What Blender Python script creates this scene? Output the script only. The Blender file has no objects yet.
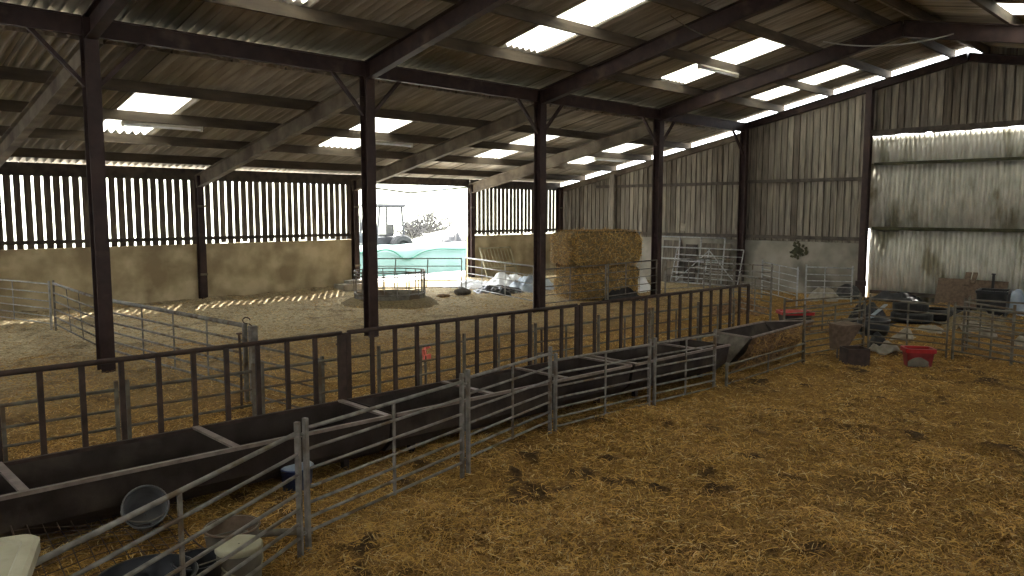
import bpy, math, random
import numpy as np
from mathutils import Vector, noise, Matrix
random.seed(7); rng = np.random.default_rng(11)
S = bpy.context.scene
COL = S.collection
PI = math.pi

# ------------------------------------------------------------------ helpers
class MB:
    """collects shapes in world coordinates and links them as one mesh object"""
    def __init__(s): s.v = []; s.f = []; s.mi = []; s.cur = 0
    def add(s, vs, fs):
        b = len(s.v); s.v += [tuple(p) for p in vs]
        for f in fs: s.f.append(tuple(b + i for i in f)); s.mi.append(s.cur)
    def box(s, c, size, rz=0, ry=0, rx=0):
        hx, hy, hz = size[0]/2, size[1]/2, size[2]/2
        M = Matrix.Translation(Vector(c)) @ Matrix.Rotation(rz, 4, 'Z') @ Matrix.Rotation(ry, 4, 'Y') @ Matrix.Rotation(rx, 4, 'X')
        vs = [M @ Vector((x, y, z)) for x in (-hx, hx) for y in (-hy, hy) for z in (-hz, hz)]
        s.add(vs, [(0,1,3,2),(4,6,7,5),(0,4,5,1),(2,3,7,6),(0,2,6,4),(1,5,7,3)])
    def beam(s, p0, p1, w, h, up=(0,0,1)):
        p0, p1 = Vector(p0), Vector(p1); d = (p1-p0).normalized(); u = Vector(up)
        if abs(d.dot(u)) > .99: u = Vector((0,1,0))
        a = d.cross(u).normalized(); b = a.cross(d)
        vs = [p + a*sx*w/2 + b*sz*h/2 for p in (p0,p1) for sx, sz in ((-1,-1),(1,-1),(1,1),(-1,1))]
        s.add(vs, [(3,2,1,0),(4,5,6,7),(0,1,5,4),(1,2,6,5),(2,3,7,6),(3,0,4,7)])
    def ibeam(s, p0, p1, w, h, up, tf=.018, tw=.014):
        p0, p1 = Vector(p0), Vector(p1); d = (p1-p0).normalized(); u = Vector(up)
        a = d.cross(u).normalized(); b = a.cross(d)
        for o in (-(h-tf)/2, (h-tf)/2): s.beam(p0+b*o, p1+b*o, w, tf, b)
        s.beam(p0, p1, tw, h-2*tf, b)
    def tube(s, pts, r, n=8, cap=True, r1=None):
        pts = [Vector(p) for p in pts]; m = len(pts); rings = []
        prev = None
        for i, p in enumerate(pts):
            d = (pts[min(i+1,m-1)] - pts[max(i-1,0)]).normalized()
            if prev is None:
                u = Vector((0,0,1)) if abs(d.z) < .9 else Vector((1,0,0))
                a = d.cross(u).normalized()
            else:
                a = (prev - d*prev.dot(d)).normalized()
            prev = a; b = d.cross(a)
            rr = r if r1 is None else r + (r1-r)*i/(m-1)
            rings.append([p + (a*math.cos(2*PI*k/n) + b*math.sin(2*PI*k/n))*rr for k in range(n)])
        s.loft(rings, cap)
    def loft(s, rings, cap=True, closed=True):
        n = len(rings[0]); vs = [p for r in rings for p in r]; fs = []
        for i in range(len(rings)-1):
            for k in range(n if closed else n-1):
                k2 = (k+1) % n
                fs.append((i*n+k, i*n+k2, (i+1)*n+k2, (i+1)*n+k))
        if cap:
            fs.append(tuple(range(n-1,-1,-1))); fs.append(tuple((len(rings)-1)*n+k for k in range(n)))
        s.add(vs, fs)
    def lathe(s, c, prof, n=24, M=None, cap=False):
        rings = []
        for r, z in prof:
            ring = [Vector((r*math.cos(2*PI*k/n), r*math.sin(2*PI*k/n), z)) for k in range(n)]
            rings.append([(M @ p if M else p) + Vector(c) for p in ring])
        s.loft(rings, cap)
    def rrect(s, c, levels, rz=0, n=5, cap=False):
        """rounded rectangles (half x, half y, corner radius, z) lofted"""
        rings = []
        for hx, hy, r, z in levels:
            ring = []
            for q, (sx, sy) in enumerate(((1,1),(-1,1),(-1,-1),(1,-1))):
                for k in range(n):
                    a = q*PI/2 + k/(n-1)*PI/2
                    x = sx*(hx-r) + r*math.cos(a); y = sy*(hy-r) + r*math.sin(a)
                    ring.append(Vector((c[0]+x*math.cos(rz)-y*math.sin(rz), c[1]+x*math.sin(rz)+y*math.cos(rz), c[2]+z)))
            rings.append(ring)
        s.loft(rings, cap)
    def grid(s, P):
        nu, nv = len(P), len(P[0]); vs = [p for r in P for p in r]
        s.add(vs, [(i*nv+j, (i+1)*nv+j, (i+1)*nv+j+1, i*nv+j+1) for i in range(nu-1) for j in range(nv-1)])
    def build(s, name, m, parent=None, smooth=False, bevel=0, solid=0):
        root = parent
        while root is not None and '_w' not in root: root = root.parent
        o0 = Vector(root['_w']) if root is not None else Vector((0,0,0))
        return link(name, [tuple(Vector(p)-o0) for p in s.v], s.f, m, parent, smooth, s.mi, bevel, solid)

def link(name, vs, fs, m, parent=None, smooth=False, mi=None, bevel=0, solid=0):
    me = bpy.data.meshes.new(name); me.from_pydata(vs, [], fs)
    for x in (m if isinstance(m, (list, tuple)) else [m]): me.materials.append(x)
    if mi and any(mi): me.polygons.foreach_set('material_index', mi)
    if smooth: me.polygons.foreach_set('use_smooth', [True]*len(me.polygons))
    me.update()
    o = bpy.data.objects.new(name, me); COL.objects.link(o)
    if parent is not None: o.parent = parent
    if bevel:
        b = o.modifiers.new('b', 'BEVEL'); b.width = bevel; b.segments = 2; b.limit_method = 'ANGLE'
    if solid:
        q = o.modifiers.new('s', 'SOLIDIFY'); q.thickness = solid; q.offset = 0
    return o

TMP = []
def thing(name, label, cat, loc, group=None):
    o = bpy.data.objects.new(name, None); COL.objects.link(o); o.location = loc
    o.empty_display_size = .1
    o['_w'] = [float(c) for c in loc]; TMP.append(o)
    o['label'] = label; o['category'] = cat
    if group: o['group'] = group
    return o
def tag(o, label=None, cat=None, group=None, kind=None):
    if label: o['label'] = label
    if cat: o['category'] = cat
    if group: o['group'] = group
    if kind: o['kind'] = kind
    return o
def struct(o): o['kind'] = 'structure'; return o

# ------------------------------------------------------------------ materials
def mat(name, c1, c2=None, scale=4., rough=.8, metal=0., bump=0., bscale=None, c3=None, c3at=.62, stretch=(1,1,1), detail=6, spec=.3, sharp=(.35,.65)):
    m = bpy.data.materials.new(name); m.use_nodes = True; N = m.node_tree.nodes; L = m.node_tree.links
    b = N['Principled BSDF']; b.inputs['Roughness'].default_value = rough; b.inputs['Metallic'].default_value = metal
    b.inputs['Specular IOR Level'].default_value = spec
    tc = N.new('ShaderNodeTexCoord'); mp = N.new('ShaderNodeMapping'); mp.inputs['Scale'].default_value = stretch
    L.new(tc.outputs['Object'], mp.inputs['Vector'])
    if c2 is None: b.inputs['Base Color'].default_value = (*c1, 1)
    else:
        n = N.new('ShaderNodeTexNoise'); n.inputs['Scale'].default_value = scale; n.inputs['Detail'].default_value = detail
        L.new(mp.outputs[0], n.inputs['Vector'])
        r = N.new('ShaderNodeValToRGB'); e = r.color_ramp.elements
        e[0].position, e[1].position = sharp; e[0].color = (*c1, 1); e[1].color = (*c2, 1)
        L.new(n.outputs['Fac'], r.inputs[0]); out = r.outputs[0]
        if c3:
            n3 = N.new('ShaderNodeTexNoise'); n3.inputs['Scale'].default_value = scale*.37; n3.inputs['Detail'].default_value = 8
            L.new(mp.outputs[0], n3.inputs['Vector'])
            r3 = N.new('ShaderNodeValToRGB'); r3.color_ramp.elements[0].position = c3at-.06; r3.color_ramp.elements[1].position = c3at+.06
            L.new(n3.outputs['Fac'], r3.inputs[0])
            mx = N.new('ShaderNodeMix'); mx.data_type = 'RGBA'; L.new(r3.outputs[0], mx.inputs[0]); L.new(out, mx.inputs[6])
            mx.inputs[7].default_value = (*c3, 1); out = mx.outputs[2]
        L.new(out, b.inputs['Base Color'])
    if bump:
        nb = N.new('ShaderNodeTexNoise'); nb.inputs['Scale'].default_value = bscale or scale*3; nb.inputs['Detail'].default_value = 8
        L.new(mp.outputs[0], nb.inputs['Vector'])
        bp = N.new('ShaderNodeBump'); bp.inputs['Strength'].default_value = bump; bp.inputs['Distance'].default_value = .02
        L.new(nb.outputs['Fac'], bp.inputs['Height']); L.new(bp.outputs[0], b.inputs['Normal'])
    return m
def sc3(c, k): return tuple(x*k for x in c)

M = {}
M['concrete'] = mat('concrete', (.33,.265,.155), (.55,.455,.285), 2.0, .9, bump=.35, bscale=9, c3=(.27,.21,.125), c3at=.58)
M['concrete_grey'] = mat('concrete_grey', (.20,.18,.145), (.32,.29,.24), 1.6, .9, bump=.35, bscale=9, c3=(.12,.11,.09), c3at=.58)
M['wood'] = mat('weathered_board', (.085,.068,.05), (.20,.165,.12), 5, .85, bump=.3, stretch=(3,3,.35), c3=(.27,.23,.17), c3at=.6)
M['wood_gable'] = mat('grey_board', (.10,.085,.066), (.215,.185,.145), 5, .85, bump=.3, stretch=(1,4,.25), c3=(.27,.235,.18), c3at=.6)
M['wood_gable2'] = mat('dark_grey_board', (.07,.058,.044), (.15,.125,.095), 5, .85, bump=.3, stretch=(1,4,.4), c3=(.19,.16,.12), c3at=.6)
M['wood_gable3'] = mat('pale_grey_board', (.14,.12,.095), (.27,.235,.185), 5, .85, bump=.3, stretch=(1,4,.4), c3=(.32,.28,.22), c3at=.6)
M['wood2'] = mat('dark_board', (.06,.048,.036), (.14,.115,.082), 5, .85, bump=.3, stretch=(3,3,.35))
M['timber_rail'] = mat('dark_timber', (.045,.036,.03), (.09,.072,.055), 6, .85, bump=.2)
M['purlin'] = mat('purlin_timber', (.05,.038,.027), (.105,.082,.056), 3, .85, bump=.25, stretch=(.4,2,2))
M['steel'] = mat('oxide_steel', (.024,.013,.012), (.047,.026,.022), 5, .62, bump=.1, c3=(.09,.06,.045), c3at=.66)
M['steel_dusty'] = mat('dusty_steel', (.115,.092,.068), (.20,.165,.12), 3, .8, bump=.15, c3=(.07,.052,.04), c3at=.62)
M['rust'] = mat('rusty_steel', (.026,.016,.012), (.055,.032,.022), 9, .7, bump=.2)
M['trough'] = mat('trough_steel', (.020,.0135,.0105), (.042,.03,.023), 4, .75, bump=.25, c3=(.065,.05,.037), c3at=.63)
M['rim'] = mat('worn_rim', (.15,.115,.095), (.24,.195,.165), 9, .55, .2, bump=.1)
M['galv'] = mat('galvanised', (.13,.116,.098), (.235,.218,.19), 12, .55, .3, bump=.05, c3=(.115,.082,.05), c3at=.6)
M['galv_bright'] = mat('bright_galvanised', (.27,.27,.26), (.43,.43,.42), 12, .45, .35)
M['galv_dull'] = mat('muddy_galvanised', (.105,.09,.068), (.19,.17,.135), 9, .7, .2, c3=(.12,.085,.05), c3at=.55)
M['tin'] = mat('door_tin', (.40,.385,.315), (.58,.565,.48), 2.2, .75, .05, stretch=(1,2.2,.9), c3=(.21,.19,.125), c3at=.60)
M['tin_pale'] = mat('pale_tin', (.52,.505,.43), (.66,.645,.56), 2.5, .75, stretch=(1,1.6,.5), c3=(.25,.23,.15), c3at=.6)
M['moss'] = mat('mossy_rail', (.035,.036,.018), (.075,.07,.035), 8, .95, bump=.5)
M['cream'] = mat('cream_plastic', (.33,.305,.20), (.42,.39,.28), 5, .55, bump=.05, c3=(.22,.19,.11), c3at=.62)
M['black'] = mat('black_rubber', (.012,.012,.012), (.028,.027,.026), 6, .6)
M['black_shiny'] = mat('black_plastic', (.012,.013,.014), (.022,.023,.025), 6, .35)
M['grey_plastic'] = mat('grey_plastic', (.07,.07,.067), (.13,.126,.12), 5, .4)
M['red'] = mat('red_plastic', (.26,.009,.011), (.36,.016,.018), 6, .45)
M['dark_red'] = mat('dark_red_plastic', (.14,.012,.012), (.22,.02,.02), 6, .5)
M['red_tape'] = mat('red_tape', (.72,.12,.09), (.8,.22,.16), 8, .6)
M['blue'] = mat('dark_blue_plastic', (.02,.028,.075), (.035,.05,.12), 5, .4)
M['white'] = mat('white_plastic', (.66,.67,.68), (.8,.81,.82), 5, .5)
M['offwhite'] = mat('dirty_white_sack', (.20,.175,.13), (.32,.285,.23), 5, .85, bump=.3)
M['sheet_blue'] = mat('blue_grey_sheet', (.17,.21,.26), (.34,.38,.43), 3, .4, bump=.2)
M['chip'] = mat('brown_board', (.10,.068,.045), (.16,.112,.075), 14, .85, bump=.15)
M['lightcase'] = mat('lamp_case', (.50,.46,.37), (.60,.56,.46), 5, .5)
M['cable'] = mat('pale_cable', (.42,.40,.36), None, rough=.6)
M['wire'] = mat('rusty_wire', (.05,.032,.022), (.10,.065,.045), 15, .7, .3)
M['mint'] = mat('mint_sheet', (.055,.11,.098), (.075,.13,.118), 1.2, .5, bump=.3, bscale=4)
M['green'] = mat('green_edge', (.004,.055,.033), (.007,.075,.05), 4, .5)
M['tractor'] = mat('tractor_grey', (.022,.022,.024), (.035,.035,.037), 4, .5)
M['tractor_body'] = mat('tractor_paint', (.04,.046,.05), (.06,.068,.07), 4, .45)
M['yard'] = mat('yard_concrete', (.55,.53,.49), (.66,.64,.6), 1.5, .9, bump=.2)
M['bank'] = mat('bank_earth', (.42,.44,.34), (.6,.62,.5), .8, .95, bump=.5)
M['twig'] = mat('pale_twigs', (.05,.048,.046), (.075,.07,.066), 5, .9)
M['stone'] = mat('dark_stone', (.085,.075,.062), (.15,.135,.115), 6, .9, bump=.5)
M['block'] = mat('grey_block', (.22,.20,.165), (.33,.30,.25), 6, .9, bump=.4)
M['drum'] = mat('grey_brown_plastic', (.10,.085,.06), (.16,.14,.10), 5, .6)
M['straw_a'] = mat('straw_gold', (.46,.262,.058), (.60,.355,.092), 2, .7)
M['straw_b'] = mat('straw_brown', (.22,.12,.034), (.33,.186,.056), 2, .75)
M['straw_c'] = mat('straw_pale', (.52,.37,.15), (.66,.49,.23), 2, .65)
M['hay'] = mat('brown_hay', (.095,.055,.027), (.24,.145,.07), 14, .95, bump=1., bscale=40, c3=(.17,.11,.06))
M['bale'] = mat('bale_straw', (.115,.085,.042), (.25,.19,.098), 22, .95, bump=1., bscale=55, c3=(.16,.11,.045), stretch=(1,1,1.8))

def roof_mat():
    m = mat('fibre_cement', (.25,.222,.18), (.44,.395,.33), 2.5, .9, bump=.15, c3=(.23,.205,.165), c3at=.6, stretch=(4.5,.22,1))  # staining streaked down the slope; corrugation light and shade put into the colour
    N = m.node_tree.nodes; L = m.node_tree.links; b = N['Principled BSDF']; src = b.inputs['Base Color'].links[0].from_socket
    # each sheet (about a metre wide) has its own tone
    tc = N.new('ShaderNodeTexCoord'); sp = N.new('ShaderNodeSeparateXYZ'); L.new(tc.outputs['Object'], sp.inputs[0])
    d = N.new('ShaderNodeMath'); d.operation = 'DIVIDE'; d.inputs[1].default_value = 1.022; L.new(sp.outputs['X'], d.inputs[0])
    fl = N.new('ShaderNodeMath'); fl.operation = 'FLOOR'; L.new(d.outputs[0], fl.inputs[0])
    wn = N.new('ShaderNodeTexWhiteNoise'); wn.noise_dimensions = '1D'; L.new(fl.outputs[0], wn.inputs['W'])
    mr = N.new('ShaderNodeMapRange'); mr.inputs[3].default_value = .72; mr.inputs[4].default_value = 1.18; L.new(wn.outputs['Value'], mr.inputs[0])
    # dark grime line at each side lap
    fr = N.new('ShaderNodeMath'); fr.operation = 'FRACT'; L.new(d.outputs[0], fr.inputs[0])
    ls = N.new('ShaderNodeMath'); ls.operation = 'LESS_THAN'; ls.inputs[1].default_value = .035; L.new(fr.outputs[0], ls.inputs[0])
    k = N.new('ShaderNodeMath'); k.operation = 'MULTIPLY_ADD'; L.new(ls.outputs[0], k.inputs[0]); k.inputs[1].default_value = -.65; k.inputs[2].default_value = 1
    k2 = N.new('ShaderNodeMath'); k2.operation = 'MULTIPLY'; L.new(k.outputs[0], k2.inputs[0]); L.new(mr.outputs[0], k2.inputs[1])
    vm = N.new('ShaderNodeVectorMath'); vm.operation = 'SCALE'; L.new(src, vm.inputs[0]); L.new(k2.outputs[0], vm.inputs['Scale'])
    L.new(vm.outputs[0], b.inputs['Base Color'])
    return m
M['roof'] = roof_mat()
def glow_sheet():
    m = bpy.data.materials.new('clear_sheet'); m.use_nodes = True; N = m.node_tree.nodes; L = m.node_tree.links
    N.remove(N['Principled BSDF']); out = N['Material Output']
    t = N.new('ShaderNodeBsdfTranslucent'); t.inputs[0].default_value = (.82,.82,.78,1)
    d = N.new('ShaderNodeBsdfDiffuse'); d.inputs[0].default_value = (.8,.8,.76,1)
    mx = N.new('ShaderNodeMixShader'); mx.inputs[0].default_value = .15
    L.new(t.outputs[0], mx.inputs[1]); L.new(d.outputs[0], mx.inputs[2]); L.new(mx.outputs[0], out.inputs[0])
    return m
M['clear'] = glow_sheet()

def floor_mat():
    m = bpy.data.materials.new('straw_bed'); m.use_nodes = True; N = m.node_tree.nodes; L = m.node_tree.links
    b = N['Principled BSDF']; b.inputs['Roughness'].default_value = .95; b.inputs['Specular IOR Level'].default_value = .1
    tc = N.new('ShaderNodeTexCoord')
    def nz(scale, detail=8, dist=0., stretch=None):
        n = N.new('ShaderNodeTexNoise'); n.inputs['Scale'].default_value = scale; n.inputs['Detail'].default_value = detail
        n.inputs['Distortion'].default_value = dist
        L.new(tc.outputs['Object'], n.inputs['Vector']); return n
    def ramp(src, p0, p1, c0=(0,0,0), c1=(1,1,1)):
        r = N.new('ShaderNodeValToRGB'); r.color_ramp.elements[0].position = p0; r.color_ramp.elements[1].position = p1
        r.color_ramp.elements[0].color = (*c0,1); r.color_ramp.elements[1].color = (*c1,1); L.new(src, r.inputs[0]); return r.outputs[0]
    def mix(f, a, bb):
        x = N.new('ShaderNodeMix'); x.data_type = 'RGBA'
        if f is not None and not isinstance(f, float): L.new(f, x.inputs[0])
        else: x.inputs[0].default_value = f
        for s, i in ((a,6),(bb,7)):
            if isinstance(s, tuple): x.inputs[i].default_value = (*s,1)
            else: L.new(s, x.inputs[i])
        return x.outputs[2]
    fine = ramp(nz(38, 6, 1.5).outputs[0], .34, .66, (.075,.038,.010), (.36,.21,.055))  # dark end of the ramp puts deep shade between stalks into the colour
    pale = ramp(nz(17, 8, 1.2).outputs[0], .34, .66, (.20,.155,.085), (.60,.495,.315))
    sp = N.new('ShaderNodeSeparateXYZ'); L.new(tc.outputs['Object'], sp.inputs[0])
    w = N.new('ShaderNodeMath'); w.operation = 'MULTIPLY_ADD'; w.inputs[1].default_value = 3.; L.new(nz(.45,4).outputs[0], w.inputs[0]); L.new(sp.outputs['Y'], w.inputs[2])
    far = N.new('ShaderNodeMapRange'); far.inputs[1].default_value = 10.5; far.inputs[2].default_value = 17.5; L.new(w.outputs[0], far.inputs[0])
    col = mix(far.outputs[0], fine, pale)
    at = N.new('ShaderNodeAttribute'); at.attribute_name = 'muck'
    mud = ramp(nz(1.0, 9, .6).outputs[0], .56, .70)
    ma = N.new('ShaderNodeMath'); ma.operation = 'MULTIPLY'; ma.inputs[1].default_value = .5; L.new(mud, ma.inputs[0])
    ms = N.new('ShaderNodeMath'); ms.operation = 'MAXIMUM'; L.new(ma.outputs[0], ms.inputs[0])
    mb_ = N.new('ShaderNodeMath'); mb_.operation = 'MULTIPLY'; mb_.inputs[1].default_value = .92; L.new(at.outputs['Fac'], mb_.inputs[0]); L.new(mb_.outputs[0], ms.inputs[1])
    muck = ramp(nz(22, 6).outputs[0], .35, .65, (.022,.013,.007), (.085,.05,.024))
    col = mix(ms.outputs[0], col, muck)
    L.new(col, b.inputs['Base Color'])
    bp = N.new('ShaderNodeBump'); bp.inputs['Strength'].default_value = .9; bp.inputs['Distance'].default_value = .03
    L.new(nz(30, 8, 1.5).outputs[0], bp.inputs['Height']); L.new(bp.outputs[0], b.inputs['Normal'])
    return m
M['floor'] = floor_mat()

# ------------------------------------------------------------------ dimensions
X0, BAY = 3.708, 4.8
XF = [X0 + BAY*k for k in range(5)]          # portal frames
XG = XF[4]; XN = -5.9                        # gable end, near end closed by an added wall
YC, YS, YR, YN = 12.49, 20.43, 6.2, -8.05    # column row, side wall, ridge, far side wall
CAMZ = 2.451
def lean_top(y): return 4.96 - .203*(y-12.5)          # top of lean-to rafter
def main_top(y): return 5.23 + .21*(12.5-y) if y >= YR else 5.23 + .21*(12.5-(2*YR-y))
PUR = .2
def roof_z(y): return (lean_top(y) if y > 12.75 else main_top(y)) + PUR
def gh(x, y):
    v = Vector((x, y, 0))
    h = .05*noise.noise(v*.45) + .045*noise.noise(v*1.3+Vector((7,3,1))) + .028*noise.noise(v*3.4+Vector((1,9,4)))
    c = noise.noise(v*2.3+Vector((20,5,2)))
    h += .05*max(0, c-.22)*2
    h += .012*noise.noise(v*9)
    h += .03*muck(x, y)*(1+noise.noise(v*14))
    if y > 19: h += .10*min(1, (y-19)/1.2)
    if x > 21.6: h -= .06*min(1, x-21.6)
    if 6 < y < 9 and x < 11: h *= .4
    return h
def muck(x, y):
    v = Vector((x, y, 5.5)); n = .55*noise.noise(v*1.2) + .8*noise.noise(v*3.4) + .4*noise.noise(v*9) + .2*noise.noise(v*20)
    return min(1., max(0., (n-.31)/.30))*(1. if y < 8 else .55)
def G(x, y): return gh(x, y)

# ------------------------------------------------------------------ floor
def floor_grid():
    xs = np.concatenate([np.arange(XN-1, 0, .5), np.arange(0, 12, .08), np.arange(12, 23.3, .14)])
    ys = np.concatenate([np.arange(YN-.2, -1, .5), np.arange(-1, 7.2, .08), np.arange(7.2, 20.75, .14)])
    nx, ny = len(xs), len(ys)
    V = [(float(x), float(y), gh(float(x), float(y))) for x in xs for y in ys]
    F = [(i*ny+j, (i+1)*ny+j, (i+1)*ny+j+1, i*ny+j+1) for i in range(nx-1) for j in range(ny-1)]
    o = link('floor', V, F, M['floor'], smooth=True); struct(o)
    at = o.data.attributes.new('muck', 'FLOAT', 'POINT'); at.data.foreach_set('value', [muck(x, y) for x, y, z in V])
floor_grid()
mb = MB(); mb.box((22, 15, -.35), (150, 130, .3)); struct(mb.build('ground', M['yard']))

# loose straw strewn over the bed
def straw():
    pts = []
    bands = [(3., 6.5, 3800), (6.5, 10, 1600), (10, 15, 600), (15, 24, 110)]
    yaw = .7897
    for d0, d1, dens in bands:
        area = .5*1.30*(d1*d1-d0*d0); n = int(area*dens)
        d = np.sqrt(rng.uniform(d0*d0, d1*d1, n)); a = yaw + rng.uniform(-.65, .65, n)
        pts.append(np.stack([d*np.cos(a), d*np.sin(a)], 1))
    P = np.concatenate(pts)
    ok = (P[:,0] < 22.6) & (P[:,1] < 20.2)
    P = P[ok]; n = len(P)
    # clumps: fewer bright strands on muck
    keep = (np.array([muck(float(x), float(y)) for x, y in P]) < rng.uniform(.0, 1.5, n)) & (np.array([noise.noise(Vector((float(x)*1.1, float(y)*1.1, 3.3))) for x, y in P]) + rng.uniform(-.5, .5, n) < .33)
    P = P[keep]; n = len(P)
    ln = rng.uniform(.025, .10, n); w = rng.uniform(.0010, .0023, n)*(1 + np.hypot(P[:,0],P[:,1])/16); th = rng.uniform(0, 2*PI, n)
    tilt = rng.normal(0, .3, n); bend = rng.normal(0, .35, n)
    z = np.array([gh(float(x), float(y)) for x, y in P]) + rng.uniform(.003, .03, n)
    V = np.zeros((n, 6, 3), np.float32)
    for k, t in enumerate((-.5, 0, .5)):
        ang = th + bend*t
        cx = P[:,0] + np.cos(ang)*ln*t; cy = P[:,1] + np.sin(ang)*ln*t; cz = z + np.sin(tilt)*ln*t + (.006 if k == 1 else 0)
        for s in (0, 1):
            V[:, k*2+s, 0] = cx - np.sin(ang)*w*(s*2-1); V[:, k*2+s, 1] = cy + np.cos(ang)*w*(s*2-1); V[:, k*2+s, 2] = cz + (s*2-1)*w*.5
    base = (np.arange(n)*6)[:, None, None]
    Q = np.array([[0,2,3,1],[2,4,5,3]])[None] + base
    me = bpy.data.meshes.new('loose_straw')
    me.vertices.add(n*6); me.vertices.foreach_set('co', V.ravel())
    me.loops.add(n*8); me.loops.foreach_set('vertex_index', Q.ravel().astype(np.int32))
    me.polygons.add(n*2); me.polygons.foreach_set('loop_start', np.arange(0, n*8, 4, dtype=np.int32))
    mi = rng.choice([0,1,2], n, p=[.45,.47,.08]); 
    for x in ('straw_a','straw_b','straw_c'): me.materials.append(M[x])
    me.polygons.foreach_set('material_index', np.repeat(mi, 2).astype(np.int32))
    me.update(calc_edges=True); me.validate()
    o = bpy.data.objects.new('loose_straw', me); COL.objects.link(o)
    tag(o, 'loose golden straw strewn over the whole barn floor', 'straw', kind='stuff')
straw()

# ------------------------------------------------------------------ roof sheets with clear panels
PITCH, AMP, NS = .168, .052, 8
def sheet_points(x0, x1, ys, zf, off=0):
    i0, i1 = round(x0/PITCH*NS), round(x1/PITCH*NS)
    return [[(i*PITCH/NS, y, zf(y) + off + AMP*(1+math.cos(2*PI*i/NS))) for y in ys] for i in range(i0, i1+1)], i0, i1
def make_roof(name, ya, yb, zf, lights):
    """lights: list of (x0,x1,y0,y1)"""
    ys = sorted(set([ya, yb] + [l[2] for l in lights] + [l[3] for l in lights]))
    x0, x1 = XN-.3, XG+.28
    P, i0, i1 = sheet_points(x0, x1, ys, zf)
    nv = len(ys); F = []
    L = [(round(a/PITCH*NS), round(b/PITCH*NS), c, d) for a, b, c, d in lights]
    for i in range(len(P)-1):
        for j in range(nv-1):
            if any(a <= i+i0 < b and c-1e-6 <= ys[j] and ys[j+1] <= d+1e-6 for a, b, c, d in L): continue
            F.append((i*nv+j, (i+1)*nv+j, (i+1)*nv+j+1, i*nv+j+1))
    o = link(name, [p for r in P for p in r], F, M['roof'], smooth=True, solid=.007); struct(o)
    for a, b, c, d in lights:
        Q, _, _ = sheet_points(a, b, [c-.06, (c+d)/2, d+.06], zf, .004)
        w = MB(); w.grid(Q); q = w.build('window_%d' % make_roof.n, M['clear'], smooth=True, solid=.003); struct(q); make_roof.n += 1
make_roof.n = 1
lean_l = [(x, x+1.06, 15.02, 17.82) for x in (-.1, 5.28, 10.62, 16.02, 20.32)]
main_l = [(x, x+1.08, 8.42, 11.22) for x in (0., 5.42, 10.88, 16.32, 20.8)]
near_l = [(x, x+1.08, 2*YR-11.22-.35, 2*YR-7.95) for x in (0., 5.42, 10.88, 17.0, 20.8)]
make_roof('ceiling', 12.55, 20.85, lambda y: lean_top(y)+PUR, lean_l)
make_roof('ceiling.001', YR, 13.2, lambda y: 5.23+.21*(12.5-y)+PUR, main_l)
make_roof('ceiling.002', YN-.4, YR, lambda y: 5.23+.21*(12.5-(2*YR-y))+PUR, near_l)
mb = MB(); mb.tube([(XN-.3, YR, main_top(YR)+PUR+.03), (XG+.28, YR, main_top(YR)+PUR+.03)], .09, 10)
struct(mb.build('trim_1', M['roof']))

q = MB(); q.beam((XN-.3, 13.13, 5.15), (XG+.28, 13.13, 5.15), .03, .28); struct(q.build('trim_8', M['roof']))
# ------------------------------------------------------------------ purlins, rafters, columns
ORD = ['lowest', 'second', 'third', 'fourth', 'fifth']
def purlin(y, z0, label, w=.07):
    p = thing('purlin', label, 'roof beam', (XN, y, z0), 'purlins under the corrugated roof')
    m = MB(); m.beam((XN, y, z0+PUR/2), (XG+.2, y, z0+PUR/2), w, PUR); m.build('timber', M['purlin'], p)
    for x in XF:
        m = MB(); m.box((x, y+.045, z0+.05), (.08, .012, .13)); m.build('cleat', M['steel'], p)
for y, l in ((19.3,'long timber purlin lowest on the lean-to roof, above the slatted wall'), (17.8,'long timber purlin second up the lean-to roof, at the foot of its clear sheets'),
             (16.25,'long timber purlin crossing the middle of the lean-to clear sheets'), (14.62,'long timber purlin on the lean-to roof next to the column row')):
    purlin(y, lean_top(y), l)
for y, l in ((11.33,'long timber purlin on the main roof just above the column row'), (9.8,'long timber purlin crossing the middle of the main roof clear sheets'),
             (8.2,'long timber purlin at the top of the main roof clear sheets'), (6.6,'long timber purlin just on the column side of the ridge'),
             (5.8,'long timber purlin just past the ridge'), (4.2,'long timber purlin first down the slope beyond the ridge'), (2.6,'long timber purlin second down the slope beyond the ridge')):
    purlin(y, main_top(y), l)

def rafter(p0, p1, h, w, m, label):
    t = thing('rafter', label, 'rafter', p0, 'rafters of the portal frames')
    q = MB(); q.ibeam(p0, p1, w, h, (0,0,1)); q.build('steel_joist', m, t)
    q = MB(); d = (Vector(p1)-Vector(p0)).normalized()
    for s, p in ((1, Vector(p0)), (-1, Vector(p1))):
        q = MB(); q.beam(p, p + d*s*.02, w*1.15, h*1.0); q.build('end_plate', m, t)
who = ['the column beside the pen gate', 'the column before the open doorway', 'the column before the bales', 'the column just past the bales', 'the gable wall']
for k, x in enumerate(XF):
    h = .34 if k < 4 else .2
    a = (x, YS-.1, lean_top(YS-.1)-h/2); b = (x, YC+.12, lean_top(YC+.12)-h/2)
    rafter(a, b, h, .15, M['steel_dusty'], ('dusty rafter from the side wall to ' if k < 4 else 'thin sloping rafter over the lean-to end of ') + who[k])
    h = .34 if k < 4 else .22
    a = (x, YC, main_top(YC)-h/2); b = (x, YR+.01, main_top(YR)-h/2)
    rafter(a, b, h, .16, M['steel'], ('dark main rafter rising to the ridge from ' if k < 4 else 'dark main roof rafter rising to the ridge along ') + who[k])
    if k >= 2:
        rafter((x, YR-.01, main_top(YR)-h/2), (x, YN+.1, main_top(YN+.1)-h/2), h, .16, M['steel'], 'dark rafter falling away beyond the ridge in line with ' + who[k])
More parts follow.
